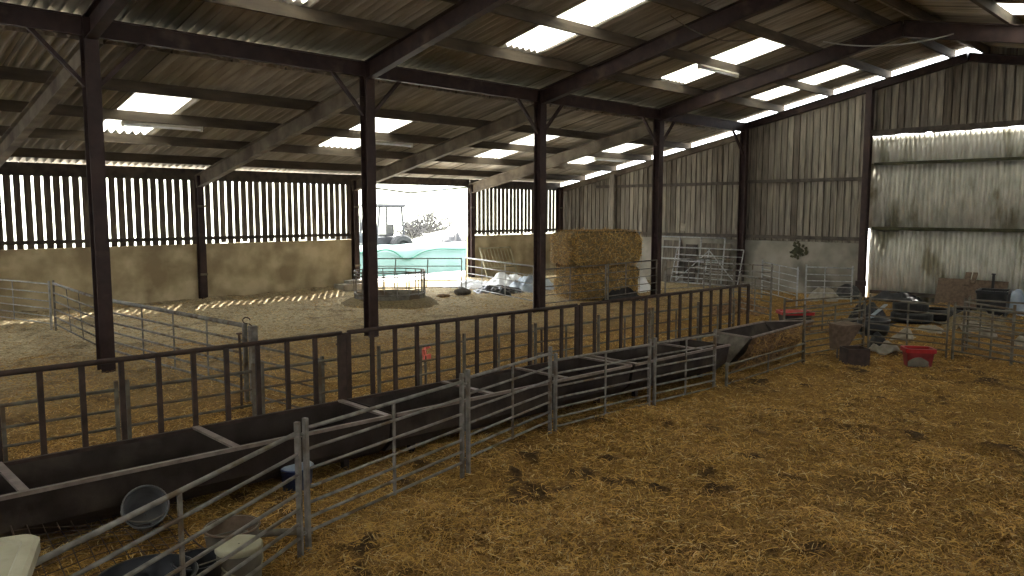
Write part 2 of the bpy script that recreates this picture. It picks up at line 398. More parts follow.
clab = ['dark brown steel column standing behind the feed barrier beside the pen gate', 'dark brown steel column in front of the open side doorway',
        'dark brown steel column in front of the stacked straw bales', 'dark brown steel column just past the stacked straw bales',
        'dark brown steel column against the gable wall beside the leaning gate']
for k, x in enumerate(XF):
    xx = x if k < 4 else x-.02
    t = thing('steel_column', clab[k], 'column', (xx, YC, -.1), 'steel columns along the middle of the barn')
    q = MB(); q.ibeam((xx, YC, -.1), (xx, YC, main_top(YC)-.02), .2, .21, (0,1,0)); q.build('shaft', M['steel'], t)
    q = MB(); q.box((xx, YC, -.02), (.27, .27, .03)); q.build('base_plate', M['steel'], t)
    q = MB()
    for s in (-.3, .3):
        q = MB(); q.box((xx, YC+s*.36, 4.72), (.19, .012, .3)); q.build('gusset', M['steel'], t)
    for s in ((-1, 1) if k < 4 else (-1,)):
        q = MB(); q.beam((xx+s*.08, YC, 4.25), (xx+s*.78, YC, 4.99), .06, .06); q.build('knee_brace', M['steel'], t)
for k in range(-1, 4):
    a, b = (XF[k] if k >= 0 else XN), XF[k+1]
    q = MB(); q.ibeam((a+.1, YC, 5.10), (b-.1, YC, 5.10), .11, .28, (0,0,1), .02, .03)
    o = q.build('tie_beam', M['steel'])
    tag(o, ['dark tie beam running past the frame from the column beside the pen gate', 'dark tie beam between the pen gate column and the doorway column', 'dark tie beam between the doorway column and the bale column',
            'dark tie beam linking the two columns either side of the bales', 'dark tie beam from the column past the bales to the gable wall'][k+1], 'beam', 'tie beams along the column row')

# ------------------------------------------------------------------ side wall: concrete, slats, posts, doorway
def board_wall(name, along, fixed, a0, a1, zb, zt, pitch, wd, m, parent=None, th=.025, jitter=.01, double=False):
    q = MB(); n = round((a1-a0)/pitch); pitch = (a1-a0)/n
    for i in range(n):
        c = a0 + (i+.5)*pitch + random.uniform(-jitter, jitter); w = wd + random.uniform(-.008, .008)
        q.cur = random.choices(range(len(m)), k=1)[0] if isinstance(m, list) else 0
        top = zt(c) if callable(zt) else zt; bot = zb + random.uniform(-.025, .025)
        def put(c, w, f):
            if along == 'x': q.box((c, f, (bot+top)/2), (w, th, top-bot), rx=random.uniform(-.002,.002))
            else: q.box((f, c, (bot+top)/2), (th, w, top-bot))
        put(c, w, fixed)
        if double: put(c+pitch/2, pitch*1.03, fixed+.085)
    return q.build(name, m, parent)
x3, x4 = XF[2], XF[3]
for nm, a, b in (('wall_back', XN, x3+.05), ('wall_back.001', x4+.02, XG)):
    q = MB(); q.box(((a+b)/2, YS+.09, .66), (b-a, .18, 1.78)); w = struct(q.build(nm, M['concrete'], bevel=.01))
for i, (a, b, zb) in enumerate(((XN, XF[0], 1.5), (XF[0], XF[1], 1.50), (XF[1], x3, 1.56), (x4+.06, XG, 1.58))):
    struct(board_wall('wall_back_boarding' if i == 0 else 'wall_back_boarding.%03d' % i, 'x', YS+.06, a, b, zb, 3.46, .2, .150, [M['wood2']] if i < 2 else [M['wood'],M['wood'],M['wood2']]))  # first bays all dark: silhouette against the daylight put into board colour
    q = MB(); q.beam((a, YS-.01, 1.70), (b, YS-.01, 1.70), .05, .09); q.beam((a, YS-.01, 3.38), (b, YS-.01, 3.38), .06, .3)
    struct(q.build('trim_%d' % (2+i), M['timber_rail']))
q = MB(); q.beam((x3, YS, 3.41), (x4, YS, 3.41), .08, .26); struct(q.build('trim_6', M['timber_rail']))
plab = ['dark steel wall post in the slatted wall nearest the pen', 'dark steel wall post midway along the slatted wall', 'dark steel post on the pen side of the open doorway', 'dark steel post on the bale side of the open doorway', 'dark steel corner post where slatted wall meets gable']
for k, x in enumerate(XF):
    xx = x if k < 4 else x-.12
    t = thing('wall_post', plab[k], 'post', (xx, YS-.12, -.1), 'posts of the slatted side wall')
    q = MB(); q.ibeam((xx, YS-.12, -.1), (xx, YS-.12, lean_top(YS-.1)-.02), .17, .2, (0,1,0)); q.build('shaft', M['steel'], t)
    q = MB()
    for z in (.75, 2.55):
        q = MB(); q.box((xx, YS-.225, z), (.2, .012, .06)); q.build('bolted_plate', M['galv_dull'], t)
t = thing('kerb_block', 'low grey concrete block at the foot of the doorway post', 'block', (12.75, 19.75, 0))
q = MB(); q.box((12.75, 19.75, .11), (.9, .5, .3), rz=.08); q.build('lower_block', M['block'], t, bevel=.02)
q = MB(); q.box((12.95, 19.8, .30), (.6, .4, .1), rz=-.1); q.build('cap_slab', M['block'], t, bevel=.02)
# cable sagging across the doorway
def sag(a, b, d, n=14): 
    a, b = Vector(a), Vector(b); return [a.lerp(b, i/n) - Vector((0,0,d*4*(i/n)*(1-i/n))) for i in range(n+1)]
q = MB(); q.tube([(x3+.15, YS-.1, 3.2), (15.5, YS-.05, 3.02), (x4-.1, YS-.1, 3.26)], .03, 6); tag(q.build('slack_cable', M['timber_rail']), 'dark slack cable drooping across the top of the open doorway', 'cable')

# ------------------------------------------------------------------ gable wall with sliding door
def gz(y): return (lean_top(y) if y > YC else main_top(y)) - .1
def gz2(y): return main_top(y) + (.0 if y > 5.75 else .23)
DY0, DY1 = 3.75, 8.58
for nm, a, b in (('wall_right', 8.7, YS+.1), ('wall_right.001', YN, DY0-.1)):
    q = MB(); q.box((XG+.12, (a+b)/2, .66), (.2, b-a, 1.7)); struct(q.build(nm, M['concrete_grey'], bevel=.01))
i = 0
def gable_boards(a, b, zb):
    global i
    o = board_wall('wall_right_boarding' if i == 0 else 'wall_right_boarding.%03d' % i, 'y', XG+.07, a, b, zb, gz if b > YR+.1 else gz2, .2, .158, [M['wood_gable'],M['wood_gable'],M['wood_gable2'],M['wood_gable3']], double=True); struct(o); i += 1
gable_boards(YC, YS, 1.47); gable_boards(8.66, YC, 1.47); gable_boards(YR-.05, 8.66, 4.58); gable_boards(DY0-.05, YR-.05, 4.58); gable_boards(YN, DY0-.05, 1.52)
q = MB()
for a, b, z in ((8.7, YC, 1.63), (8.7, YC, 3.37), (YC, YS-.1, 1.63), (YC, YS-.1, 3.34 - .0), (DY0, 8.6, 4.66), (YN, DY0, 3.37), (YN, DY0, 1.63)):
    zz = min(z, 3.34)if a == YC else z
    if a == YC and z > 3: b = 18.6
    q.beam((XG+.02, a, z), (XG+.02, b, z), .06, .1 if z < 4.5 else .14)
struct(q.build('trim_7', M['timber_rail']))
for y, l, m, zt in ((8.62, 'dark steel gable post beside the sliding door', 'steel', None), (3.7, 'dark steel gable post on the far side of the sliding door', 'steel', None), (17.75, 'pale timber gable post behind the stacked bales', 'wood_gable', None)):
    t = thing('gable_post', l, 'post', (XG-.06, y, -.15))
    z1 = gz(y)-.02
    if m == 'steel':
        q = MB(); q.ibeam((XG-.06, y, -.15), (XG-.06, y, z1), .18, .19, (1,0,0)); q.build('shaft', M[m], t)
    else:
        q = MB(); q.box((XG-.06, y, (z1-.1)/2), (.14, .2, z1+.1)); q.build('shaft', M['wood_gable3'], t)
    q = MB(); q.box((XG-.1, y, .35 if m == 'steel' else .05), (.22, .24, .16)); q.build('foot_plate', M['steel'], t)
# door of corrugated tin in three bands, sliding outside the wall
def tin(yy0, yy1, z0, z1, x, m, name, parent):
    n = int((yy1-yy0)/.125*8); P = []
    for k in range(n+1):
        y = yy0 + (yy1-yy0)*k/n
        P.append([(x + .026*math.sin(2*PI*y/.125), y, z) for z in (z0, z1)])
    q = MB(); q.grid(P); return q.build(name, m, parent, smooth=True, solid=.003)
dr = bpy.data.objects.new('door_1', None); COL.objects.link(dr); dr.location = (XG+.2, 6.1, 0); dr['_w'] = [XG+.2, 6.1, 0.]; TMP.append(dr); struct(dr)
XD = XG+.17
tin(DY0-.2, DY1-.035, -.2, 1.97, XD, M['tin'], 'lower_sheet', dr); tin(DY0-.2, DY1+.05, 1.93, 3.8, XD+.012, M['tin'], 'middle_sheet', dr); tin(DY0-.2, DY1+.05, 3.78, 4.56, XD+.02, M['tin_pale'], 'upper_sheet', dr)
q = MB(); q.beam((XD-.05, DY0-.1, 1.95), (XD-.05, DY1-.12, 1.95), .1, .09); q.build('middle_rail', M['moss'], dr)
q = MB(); q.beam((XD-.05, DY0-.1, 3.78), (XD-.05, DY1-.1, 3.78), .08, .08); q.build('upper_rail', M['moss'], dr)
q = MB(); q.beam((XD-.04, DY0-.1, .12), (XD-.04, DY1-.14, .12), .08, .1); q.build('bottom_rail', M['timber_rail'], dr)

# ------------------------------------------------------------------ light fittings and cables
for x0, x1, y, z, l in ((5.35, 6.95, 16.32, lean_top(16.25)-.07, 'unlit batten lamp under the lean-to roof beyond the pen gate column'), (11.3, 12.5, 16.34, lean_top(16.25)-.07, 'unlit batten lamp under the lean-to roof inside the doorway'),
                     (15.75, 17.5, 9.8, main_top(9.8)-.07, 'unlit batten lamp under the main roof beside the clear sheets'), (20.0, 21.6, 16.3, lean_top(16.25)-.07, 'unlit batten lamp under the lean-to roof towards the gable')):
    t = thing('batten_light', l, 'lamp', (x0, y, z), 'batten lamps under the roof')
    q = MB(); q.beam((x0, y, z+.045), (x1, y, z+.045), .1, .05); q.build('housing', M['lightcase'], t, bevel=.008)
    q = MB(); q.tube([(x0+.04, y, z), (x1-.04, y, z)], .028, 10); tb = q.build('lamp_tube', M['white'], t, smooth=True)
    for x in (x0+.02, x1-.02):
        q = MB(); q.box((x, y, z), (.03, .08, .07)); q.build('end_cap', M['lightcase'], tb)
q = MB(); q.tube(sag((16.6, 7.3, 6.05), (18.1, 5.2, 6.12), .16), .014, 6); tag(q.build('sagging_cable', M['cable']), 'pale cable sagging below the ridge', 'cable')
q = MB(); q.tube(sag((12.2, 8.2, 5.98), (15.0, 8.0, 6.0), .22), .012, 6); tag(q.build('sagging_cable', M['galv_dull']), 'dull cable sagging between main roof purlins', 'cable')

# ------------------------------------------------------------------ hurdles
RAILS7 = (.90, .745, .595, .46, .345, .235, .13)
RAILS6 = (.92, .74, .58, .43, .28, .14)
RAILS5 = (.97, .76, .56, .36, .17)
def hurdle(p0, p1, label, m='galv', h=.97, rails=RAILS7, braces=(.5,), z0=None, z1=None, r=.0125, top=.016, post=.038, group='galvanised sheep hurdles', name='sheep_hurdle', cat='hurdle', bslant=0., loops=True):
    p0, p1 = Vector((*p0, 0)), Vector((*p1, 0))
    za = G(p0.x, p0.y) if z0 is None else z0; zb = G(p1.x, p1.y) if z1 is None else z1
    p0.z, p1.z = za-.03, zb-.03
    t = thing(name, label, cat, tuple(p0), group)
    d = (p1-p0); d.z = 0; d.normalize(); up = Vector((0,0,1))
    for p, s in ((p0, 1), (p1, -1)):
        q = MB(); q.beam(p, p+up*(h+.03), post, .03, d); po = q.build('post', M[m], t, bevel=.004)
    for f in rails:
        q = MB(); q.tube([p0+up*(f*h+.05), p1+up*(f*h+.05)], top if f == rails[0] else r, 8); q.build('rail', M[m], t, smooth=True)
    for f in braces:
        c = p0.lerp(p1, f); c2 = p0.lerp(p1, f+bslant)
        q = MB(); q.beam(c+up*(rails[-1]*h+.03), c2+up*(rails[0]*h+.06), .03, .012, d.cross(up)); q.build('brace', M[m], t)
    if loops:
        for z in (h*.93, h*.2):
            q = MB(); c = p1 + d*.03 + up*z; q.tube([c + d*.026*math.cos(a) + d.cross(up)*.026*math.sin(a) for a in [k*PI/4 for k in range(9)]], .006, 5); q.build('pin_loop', M[m], po)
    return t
H = hurdle
# the line along the near side of the troughs
H((.72,3.66), (2.57,4.68), 'near sheep hurdle running from the cream plastic tank to the first double post', braces=(.45,))
H((2.66,4.73), (4.46,5.14), 'sheep hurdle alongside the trough, first past the dark buckets')
H((4.56,5.17), (6.09,5.55), 'sheep hurdle alongside the trough, second past the dark buckets')
H((6.2,5.57), (7.93,5.54), 'sheep hurdle alongside the trough, third past the dark buckets', z0=-.08, z1=-.12)
H((8.05,5.54), (9.36,5.46), 'sheep hurdle alongside the trough, last before the hay-covered end trough', z0=-.12, z1=-.14)
H((9.47,5.33), (11.95,5.36), 'low hurdle sunk in straw in front of the hay-covered end trough', m='galv_dull', h=.36, rails=(.84,.5,.1), z0=.0, z1=.0)
H((12.12,5.45), (13.52,5.03), 'sheep hurdle with a brown hopper feeder hung on it', m='galv_dull')
H((13.62,4.98), (14.0,3.86), 'sheep hurdle behind the red tub, between hopper and far corner', m='galv_dull')
H((14.05,3.78), (13.3,1.95), 'sheep hurdle in the straw at the frame edge, past the red tub', m='galv_dull', braces=(.33,.66))
H((15.15,3.92), (14.1,2.95), 'sheep hurdle set crosswise in front of the brown boards', m='galv_dull', braces=(.35,))
H((15.3,3.9), (15.1,2.0), 'sheep hurdle standing in front of the black bin and brown boards', m='galv_dull')
# short hurdles tied behind the feed barrier
fx = [(.5,2.17,'nearest the tank end'),(2.26,3.40,'just before the pen gate post'),(3.49,4.74,'starting at the pen gate post'),(4.83,5.95,'with the red taped stake behind it'),
      (6.03,7.14,'just past the red taped stake'),(7.22,8.38,'across the joint of the two barrier panels'),(8.46,9.62,'below the stacked bales'),(9.7,10.9,'beyond the stacked bales'),(10.98,11.95,'at the far end of the barrier')]
def fy(x): return 7.12 - .046*(x-1.26)
for a, b, l in fx:
    H((a, fy(a)), (b, fy(b)), 'short hurdle tied behind the rusty feed barrier, ' + l, m='galv_dull', h=.97, rails=(.90,.715,.555,.41,.26,.12), group='short hurdles behind the feed barrier')
# pen beyond the barrier
H((3.5,20.2), (4.2,17.45), 'pen hurdle running to the slatted side wall', m='galv_bright', h=1.03, rails=RAILS6, z0=0, z1=0)
H((4.24,17.3), (4.05,13.95), 'long pen hurdle with slanting braces behind the first steel column', m='galv', h=1.05, rails=RAILS6, braces=(.4,.68), bslant=-.07, top=.026, r=.016, z0=0, z1=0)
g = H((4.03,13.6), (4.36,9.2), 'long pen gate with a thick top rail ending at the pinned post', m='galv', h=1.03, rails=(.95,.76,.6,.45,.3,.16), braces=(.33,.56,.78), top=.03, r=.017, post=.06, name='pen_gate', cat='gate', group=None, z0=0, z1=0)
H((4.40,8.95), (4.52,7.62), 'low cross hurdle between the pinned gate post and the feed barrier', m='galv_dull', h=.8, rails=(.92,.7,.5,.3,.13), z0=0, z1=0)
t = thing('gate_post', 'square galvanised gate post with a looped pin on top', 'post', (4.42,9.1,-.1))
q = MB(); q.box((4.42,9.1,.45), (.09,.09,1.1)); q.build('shaft', M['galv'], t, bevel=.006)
q = MB(); c = Vector((4.37,9.14,1.07)); q.tube([c+Vector((-.01+.035*math.cos(a), -.03*math.cos(a), .04*math.sin(a))) for a in [k*PI/5 for k in range(9)]], .007, 6)
q.tube([(4.42,9.1,.9), (4.41,9.1,1.0), (4.385,9.13,1.03)], .008, 6); q.build('looped_pin', M['wire'], t)
for x, y, h, l in ((4.16,8.93,.95,'thin dark stake standing beside the pinned gate post'), (4.62,7.42,.95,'thin dark stake behind the barrier beside its double upright'), (7.5,7.0,.86,'thin dark stake behind the barrier below the bale column')):
    t = thing('stake', l, 'stake', (x,y,-.05)); q = MB(); q.tube([(x,y,-.05),(x+.01,y,h*.6),(x,y,h)], .016, 7); q.build('rod', M['wire'], t)
    q = MB(); q.box((x,y,h), (.05,.05,.02)); q.build('cap', M['wire'], t)
t = thing('stake', 'stake topped with red tape behind the feed barrier', 'stake', (6.1,7.75,-.05))
q = MB(); q.tube([(6.1,7.75,-.05),(6.11,7.75,.3),(6.1,7.75,.7)], .017, 7); q.build('rod', M['galv_dull'], t)
q = MB()
for k in range(5):
    a = k*1.3; q.box((6.1+.03*math.cos(a), 7.75+.03*math.sin(a), .56+.035*k), (.12-.012*k,.02,.06), rz=a, ry=.5*math.sin(a*2))
q.build('tape', M['red_tape'], t)
# middle distance
H((13.02,18.75), (14.9,17.15), 'sheep gate standing in front of the open doorway', m='galv', h=1.07, rails=RAILS5, braces=(.2,.58), post=.05, bslant=.02)
H((14.98,17.05), (13.75,13.1), 'long hurdle between doorway gate and bale column, before the plastic heap', m='galv_bright', h=1.08, rails=RAILS5, braces=(.27,.62), top=.022)
H((13.55,12.62), (15.75,12.42), 'sheep hurdle across the bale stack, starting at the bale column', m='galv', h=1.04, rails=RAILS5, braces=(.42,), z0=0, z1=.02)
H((15.85,12.42), (17.95,12.36), 'sheep hurdle across the bale stack, ending at the next column', m='galv', h=1.04, rails=RAILS5, braces=(.35,), z0=.02, z1=.05)
H((18.3,12.3), (20.2,12.0), 'sheep hurdle past the bale stack towards the gable wall', m='galv', h=1.0, rails=RAILS5, z0=.05, z1=.05)
# hurdles stacked about the gable corner
H((21.5,13.0), (20.3,11.3), 'sheep hurdle set at an angle before the gable column', m='galv', h=1.0, rails=RAILS5)
H((19.35,10.75), (19.15,9.55), 'short hurdle behind the gable column hurdles, facing the red feed', m='galv', h=1.0, rails=RAILS6, z0=.05, z1=.05)
H((19.9,10.2), (18.75,8.65), 'hurdle behind the red rimmed feed tub, beside the concrete gable wall', m='galv_bright', h=1.04, rails=RAILS6, z0=.06, z1=0)
H((18.9,8.5), (20.3,7.9), 'hurdle standing by the pale lumpy sheet at the gable wall', m='galv_bright', h=1.02, rails=RAILS6, z0=.08, z1=.0, braces=(.4,))
H((16.4,8.95), (15.75,7.85), 'bright thick-railed hurdle lying askew behind the end of the barrier', m='galv', h=.98, rails=RAILS6, top=.026, z0=.02, z1=.02)
H((13.8,6.6), (15.6,5.9), 'dull hurdle in the straw behind the hopper feeder', m='galv_dull', h=.8, rails=RAILS7)
# gate and frame leaning on the gable wall
def flat_gate(name, label, cat, org, du, w, h, lean, rails, stiles, m, bracing=(), r=.018):
    """a gate panel leaning on a wall: org = foot, du = unit along, lean = offset of the top"""
    o = Vector(org); du = Vector(du); ln = Vector(lean)
    P = lambda a, b: tuple(o + du*(a*w) + ln*b + Vector((0,0,h*b)))
    t = thing(name, label, cat, tuple(o))
    for a in stiles: q = MB(); q.tube([P(a,0), P(a,1)], r*1.15, 8); q.build('stile', M[m], t, smooth=True)
    for b in rails: q = MB(); q.tube([P(0,b), P(1,b)], r, 8); q.build('rail', M[m], t, smooth=True)
    for (a0,b0,a1,b1) in bracing: q = MB(); q.tube([P(a0,b0), P(a1,b1)], r, 8); q.build('brace', M[m], t, smooth=True)
    return t
flat_gate('field_gate', 'galvanised field gate leaning on the gable wall with an arrowhead brace', 'gate', (22.25,14.75,.02), (0,-1,0), 2.5, 1.17, (.38,0,0), (0.02,.16,.3,.45,.62,.8,1.), (0,1,.5), 'galv_bright', ((.08,.05,.5,.95),(.5,.95,.96,.1)))
flat_gate('tall_hurdle', 'tall galvanised hurdle standing behind the leaning field gate', 'hurdle', (22.55,15.6,.05), (0,-1,0), 2.6, 1.5, (.2,0,0), (.5,1.,.76), (0,.34,.66,1), 'galv_bright', r=.022)
flat_gate('barred_panel', 'cream barred panel leaning on the side wall beside the doorway', 'panel', (18.35,19.7,.02), (1,0,0), 1.5, 1.12, (0,.45,0), (.36,.97), (0,1), 'cream', r=.026)
bp = bpy.data.objects['barred_panel']
for k in range(1, 9):
    q = MB(); a = k/9; q.tube([(18.35+1.5*a, 19.7+.45*.36, .02+1.12*.36), (18.35+1.5*a, 19.7+.45*.97, .02+1.12*.97)], .015, 6); q.build('bar', M['cream'], bp, smooth=True)

t = thing('board_stack', 'dark boards standing on edge against the gable wall behind the leaning gate', 'boards', (22.8,14.2,0))
for y0, y1, zz, mm in ((15.45,14.75,1.42,'wood_gable2'),(14.55,14.1,1.30,'timber_rail'),(13.95,12.85,1.36,'wood_gable2')):
    q = MB(); q.beam((22.72,(y0+y1)/2,-.03),(22.86,(y0+y1)/2,zz), abs(y1-y0), .03, (1,0,0)); q.build('board', M[mm], t)
# ------------------------------------------------------------------ feed barrier and troughs
SL = -.046
def by(x): return 6.90 + SL*(x-1.26)
def barrier(xa, xb, n, label, wide_end=False):
    t = thing('feed_barrier', label, 'feed barrier', (xa, by(xa), 0), 'rusty feed barrier panels')
    up = Vector((0,0,1))
    q = MB(); q.tube([(xa, by(xa), 1.195), (xb, by(xb), 1.195)], .024, 8); q.build('top_rail', M['rust'], t, smooth=True)
    q = MB(); q.beam((xa, by(xa), .47), (xb, by(xb), .47), .05, .05); q.build('bottom_rail', M['rust'], t)
    for k in range(n+1):
        x = xa + (xb-xa)*k/n; end = k in (0, n)
        w = (.09 if (wide_end and k == n) else .055) if end else .042
        q = MB(); q.box((x, by(x), .60 if end else .825), (w, .03, 1.19 if end else .72), rz=SL); q.build('upright' if not end else 'end_post', M['rust'], t)
barrier(.06, 4.24, 14, 'rusty feed barrier panel nearest the cream tank, ending in a wide upright', True)
barrier(4.315, 7.76, 12, 'rusty feed barrier panel in the middle of the trough run')
barrier(7.84, 12.03, 15, 'rusty feed barrier panel at the far end of the trough run')
def trough(xa, xb, crosses, label):
    t = thing('feed_trough', label, 'trough', (xa, by(xa)-.45, 0), 'steel feed troughs under the barrier')
    zt = .5
    prof = [(-.02,zt),(-.05,.26),(-.2,.10),(-.66,.10),(-.82,.24),(-.87,zt)]
    q = MB(); P = [[(x, by(x)+a, z) for a, z in prof] for x in np.linspace(xa, xb, 9)]; q.grid(P); q.build('tray', M['trough'], t, solid=.012)
    for x in (xa+.01, xb-.01):
        q = MB(); q.add([(x, by(x)+a, z) for a, z in prof], [tuple(range(len(prof)))]); q.build('end_wall', M['trough'], t, solid=.01)
    q = MB(); q.beam((xa, by(xa)-.875, zt), (xb, by(xb)-.875, zt), .035, .03); q.build('front_rim', M['rim'], t)
    q = MB(); q.beam((xa, by(xa)-.03, zt-.01), (xb, by(xb)-.03, zt-.01), .03, .03); q.build('back_rim', M['rust'], t)
    for x in crosses:
        q = MB(); q.beam((x, by(x)-.03, zt+.005), (x, by(x)-.87, zt+.005), .06, .02); q.build('cross_bar', M['rim'], t)
    for x in (xa+.35, xb-.35):
        for a in (-.22, -.62):
            q = MB(); q.box((x, by(x)+a, .03), (.06, .06, .17)); q.build('leg', M['trough'], t)
trough(.0, 4.22, (1.23, 2.73, 4.19), 'long dark steel feed trough nearest the cream tank')
trough(4.28, 7.8, (5.5, 6.65, 7.76), 'dark steel feed trough in the middle of the barrier run')
trough(7.86, 10.05, (7.92, 9.4), 'short dark steel feed trough ending at the hay-covered trough')

def strands_on(name, parent, sampler, n, ln=(.06,.2), w=.004, mats=('straw_a','straw_b','straw_c'), p=(.3,.6,.1), flat=.6):
    """loose stalks lying on a surface"""
    q = MB(); o0 = Vector(parent['_w'])
    for _ in range(n):
        c, nn = sampler(); c = Vector(c); nn = Vector(nn).normalized()
        a = Vector((random.gauss(0,1), random.gauss(0,1), random.gauss(0,1))); a = (a - nn*a.dot(nn)*flat).normalized()
        L2 = random.uniform(*ln)/2; b = a.cross(nn).normalized()*w; q.cur = random.choices((0,1,2), p)[0]
        m0 = c + nn*.012
        q.add([c-a*L2-b, c-a*L2+b, m0+b, m0-b, c+a*L2+b+nn*.01, c+a*L2-b+nn*.01], [(0,1,2,3),(3,2,4,5)])
    o = q.build(name, [M[x] for x in mats], parent); o['kind'] = 'stuff'; return o

# skip-shaped end trough, its outer face covered with hay
t = thing('hay_trough', 'tapered steel trough heaped with brown hay at the end of the barrier', 'trough', (10.3,5.75,0))
A = [(10.42,6.10,.60),(10.30,5.42,.60),(10.22,5.74,.16),(10.3,5.95,.16)]     # near end: back top, front top, front foot, back foot
B = [(11.98,6.08,.60),(12.62,5.52,.61),(12.12,5.70,.20),(12.08,5.92,.20)]
q = MB()
nn = 8
rows = []
for k in range(nn+1):
    f = k/nn; L = [Vector(a).lerp(Vector(b), f) for a, b in zip(A, B)]
    rows.append([L[0], L[3], L[2], L[1]])
q.grid(rows); q.build('trough_body', M['trough'], t, solid=.012)
q = MB(); q.add([A[0],A[3],A[2],A[1]], [(0,1,2,3)]); q.build('near_end_plate', M['galv_dull'], t, solid=.012)
q = MB(); q.add([B[0],B[3],B[2],B[1]], [(0,1,2,3)]); q.build('far_end_plate', M['trough'], t, solid=.012)
q = MB(); q.tube([A[0],A[1]], .016, 6); q.tube([A[1],B[1]], .018, 6); q.tube([A[0],B[0]], .018, 6); q.tube([B[0],B[1]], .014, 6); q.build('rim', M['rim'], t)
q = MB(); P = []
for k in range(25):
    f = k/24; a = Vector(A[1]).lerp(Vector(B[1]), f); b = Vector(A[2]).lerp(Vector(B[2]), f); row = []
    for j in range(11):
        g_ = j/10; p = a.lerp(b, g_); out = .03 + .07*math.sin(PI*min(1,g_*1.1))*(.6+.4*math.sin(PI*f)) + .035*noise.noise(p*7)
        out = out + .14*g_**3*math.sin(PI*min(max(f,.05),.95))
        row.append((p.x, p.y-out*.9, max(p.z - .06*g_*g_ - .012, .0) + .03*noise.noise(p*9)*g_))
    P.append(row)
q.grid(P); hayo = q.build('hay_coat', M['hay'], t, smooth=True); tag(hayo, 'brown hay clinging to the outer face')
def hs():
    i_ = random.randrange(2, 24); j_ = random.randrange(1, 10); p = P[i_][j_]
    return (p[0]+random.uniform(-.05,.05), p[1]-.012+random.uniform(-.01,.01), p[2]+random.uniform(-.03,.03)), (0,-1,.4)
strands_on('hay_stalks', t, hs, 900, (.05,.16), .0032, ('straw_b','hay','straw_a'), (.35,.5,.15))

# ------------------------------------------------------------------ straw bales
def bale(center, size, rz, label, seed, sag_=0):
    c = Vector(center); hx, hy, hz = size[0]/2, size[1]/2, size[2]/2
    t = thing('straw_bale', label, 'bale', (c.x, c.y, c.z-hz), 'big square straw bales')
    R = Matrix.Rotation(rz, 3, 'Z'); V = []; F = []; idx = {}
    n = (30, 16, 14)
    def shape(u, v, w):
        p = Vector((u, v, w)); e = 7.
        L = (abs(u)**e + abs(v)**e + abs(w)**e)**(1/e); p = p/max(L, 1e-6)
        q_ = Vector((p.x*hx, p.y*hy, p.z*hz)); nz_ = noise.noise(q_*3+Vector((seed,0,0)))*.05 + noise.noise(q_*11+Vector((seed,4,0)))*.025 + noise.noise(q_*30)*.012
        # flakes of the bale show as slight steps along its length
        fl = .014*math.sin(q_.x*2*PI/.16 + 3*noise.noise(q_*2))
        d = Vector((p.x, p.y, p.z)).normalized(); q_ = q_ + d*(nz_+fl)
        return R @ q_ + c
    def vert(a, b, k, u, v, w):
        key = (round(u,5), round(v,5), round(w,5))
        if key not in idx: idx[key] = len(V); V.append(shape(u, v, w))
        return idx[key]
    for ax in range(3):
        o1, o2 = [k for k in range(3) if k != ax]
        for s in (-1, 1):
            for a in range(n[o1]):
                for b in range(n[o2]):
                    quad = []
                    for da, db in ((0,0),(1,0),(1,1),(0,1)):
                        q_ = [0,0,0]; q_[ax] = s; q_[o1] = -1+2*(a+da)/n[o1]; q_[o2] = -1+2*(b+db)/n[o2]
                        quad.append(vert(0,0,0,*q_))
                    if (s > 0) == (ax == 1): quad.reverse()
                    F.append(tuple(quad))
    o0 = Vector(t['_w'])
    link('pressed_straw', [tuple(p-o0) for p in V], F, M['bale'], t, smooth=True)
    q = MB()
    for k in range(5):
        y = -hy*.75 + k*hy*1.5/4
        pts = [R @ Vector((x*(hx+.028), y, z*(hz+.028))) + c for x, z in ((-.9,-1),(.9,-1),(1,-.9),(1,.9),(.9,1),(-.9,1),(-1,.9),(-1,-.9),(-.9,-1))]
        q.tube(pts, .005, 5, cap=False)
    q.build('twine', M['straw_b'], t)
    def smp():
        ax = random.choices((0,1,2), (.3,.45,.25))[0]; u = [random.uniform(-1,1) for _ in range(3)]; u[ax] = random.choice((-1,1))
        if ax == 1: u[1] = -1
        if ax == 0: u[0] = -1
        if ax == 2: u[2] = 1
        nn_ = [0,0,0]; nn_[ax] = u[ax]; return shape(*u), R @ Vector(nn_)
    strands_on('loose_stalks', t, smp, 2600, (.06,.22), .005, ('straw_a','straw_b','straw_c'), (.36,.5,.14), .35)
rzb = -.345
cb = Vector((15.6,13.45)) + Vector((math.cos(rzb), math.sin(rzb)))*1.13 + Vector((-math.sin(rzb), math.cos(rzb)))*.62
bale((cb.x+.05, cb.y, .46), (2.2, 1.18, .92), rzb, 'bottom straw bale of the stack of two', 1)
bale((cb.x-.02, cb.y, 1.41), (2.34, 1.32, .93), rzb, 'top straw bale of the stack of two', 5)

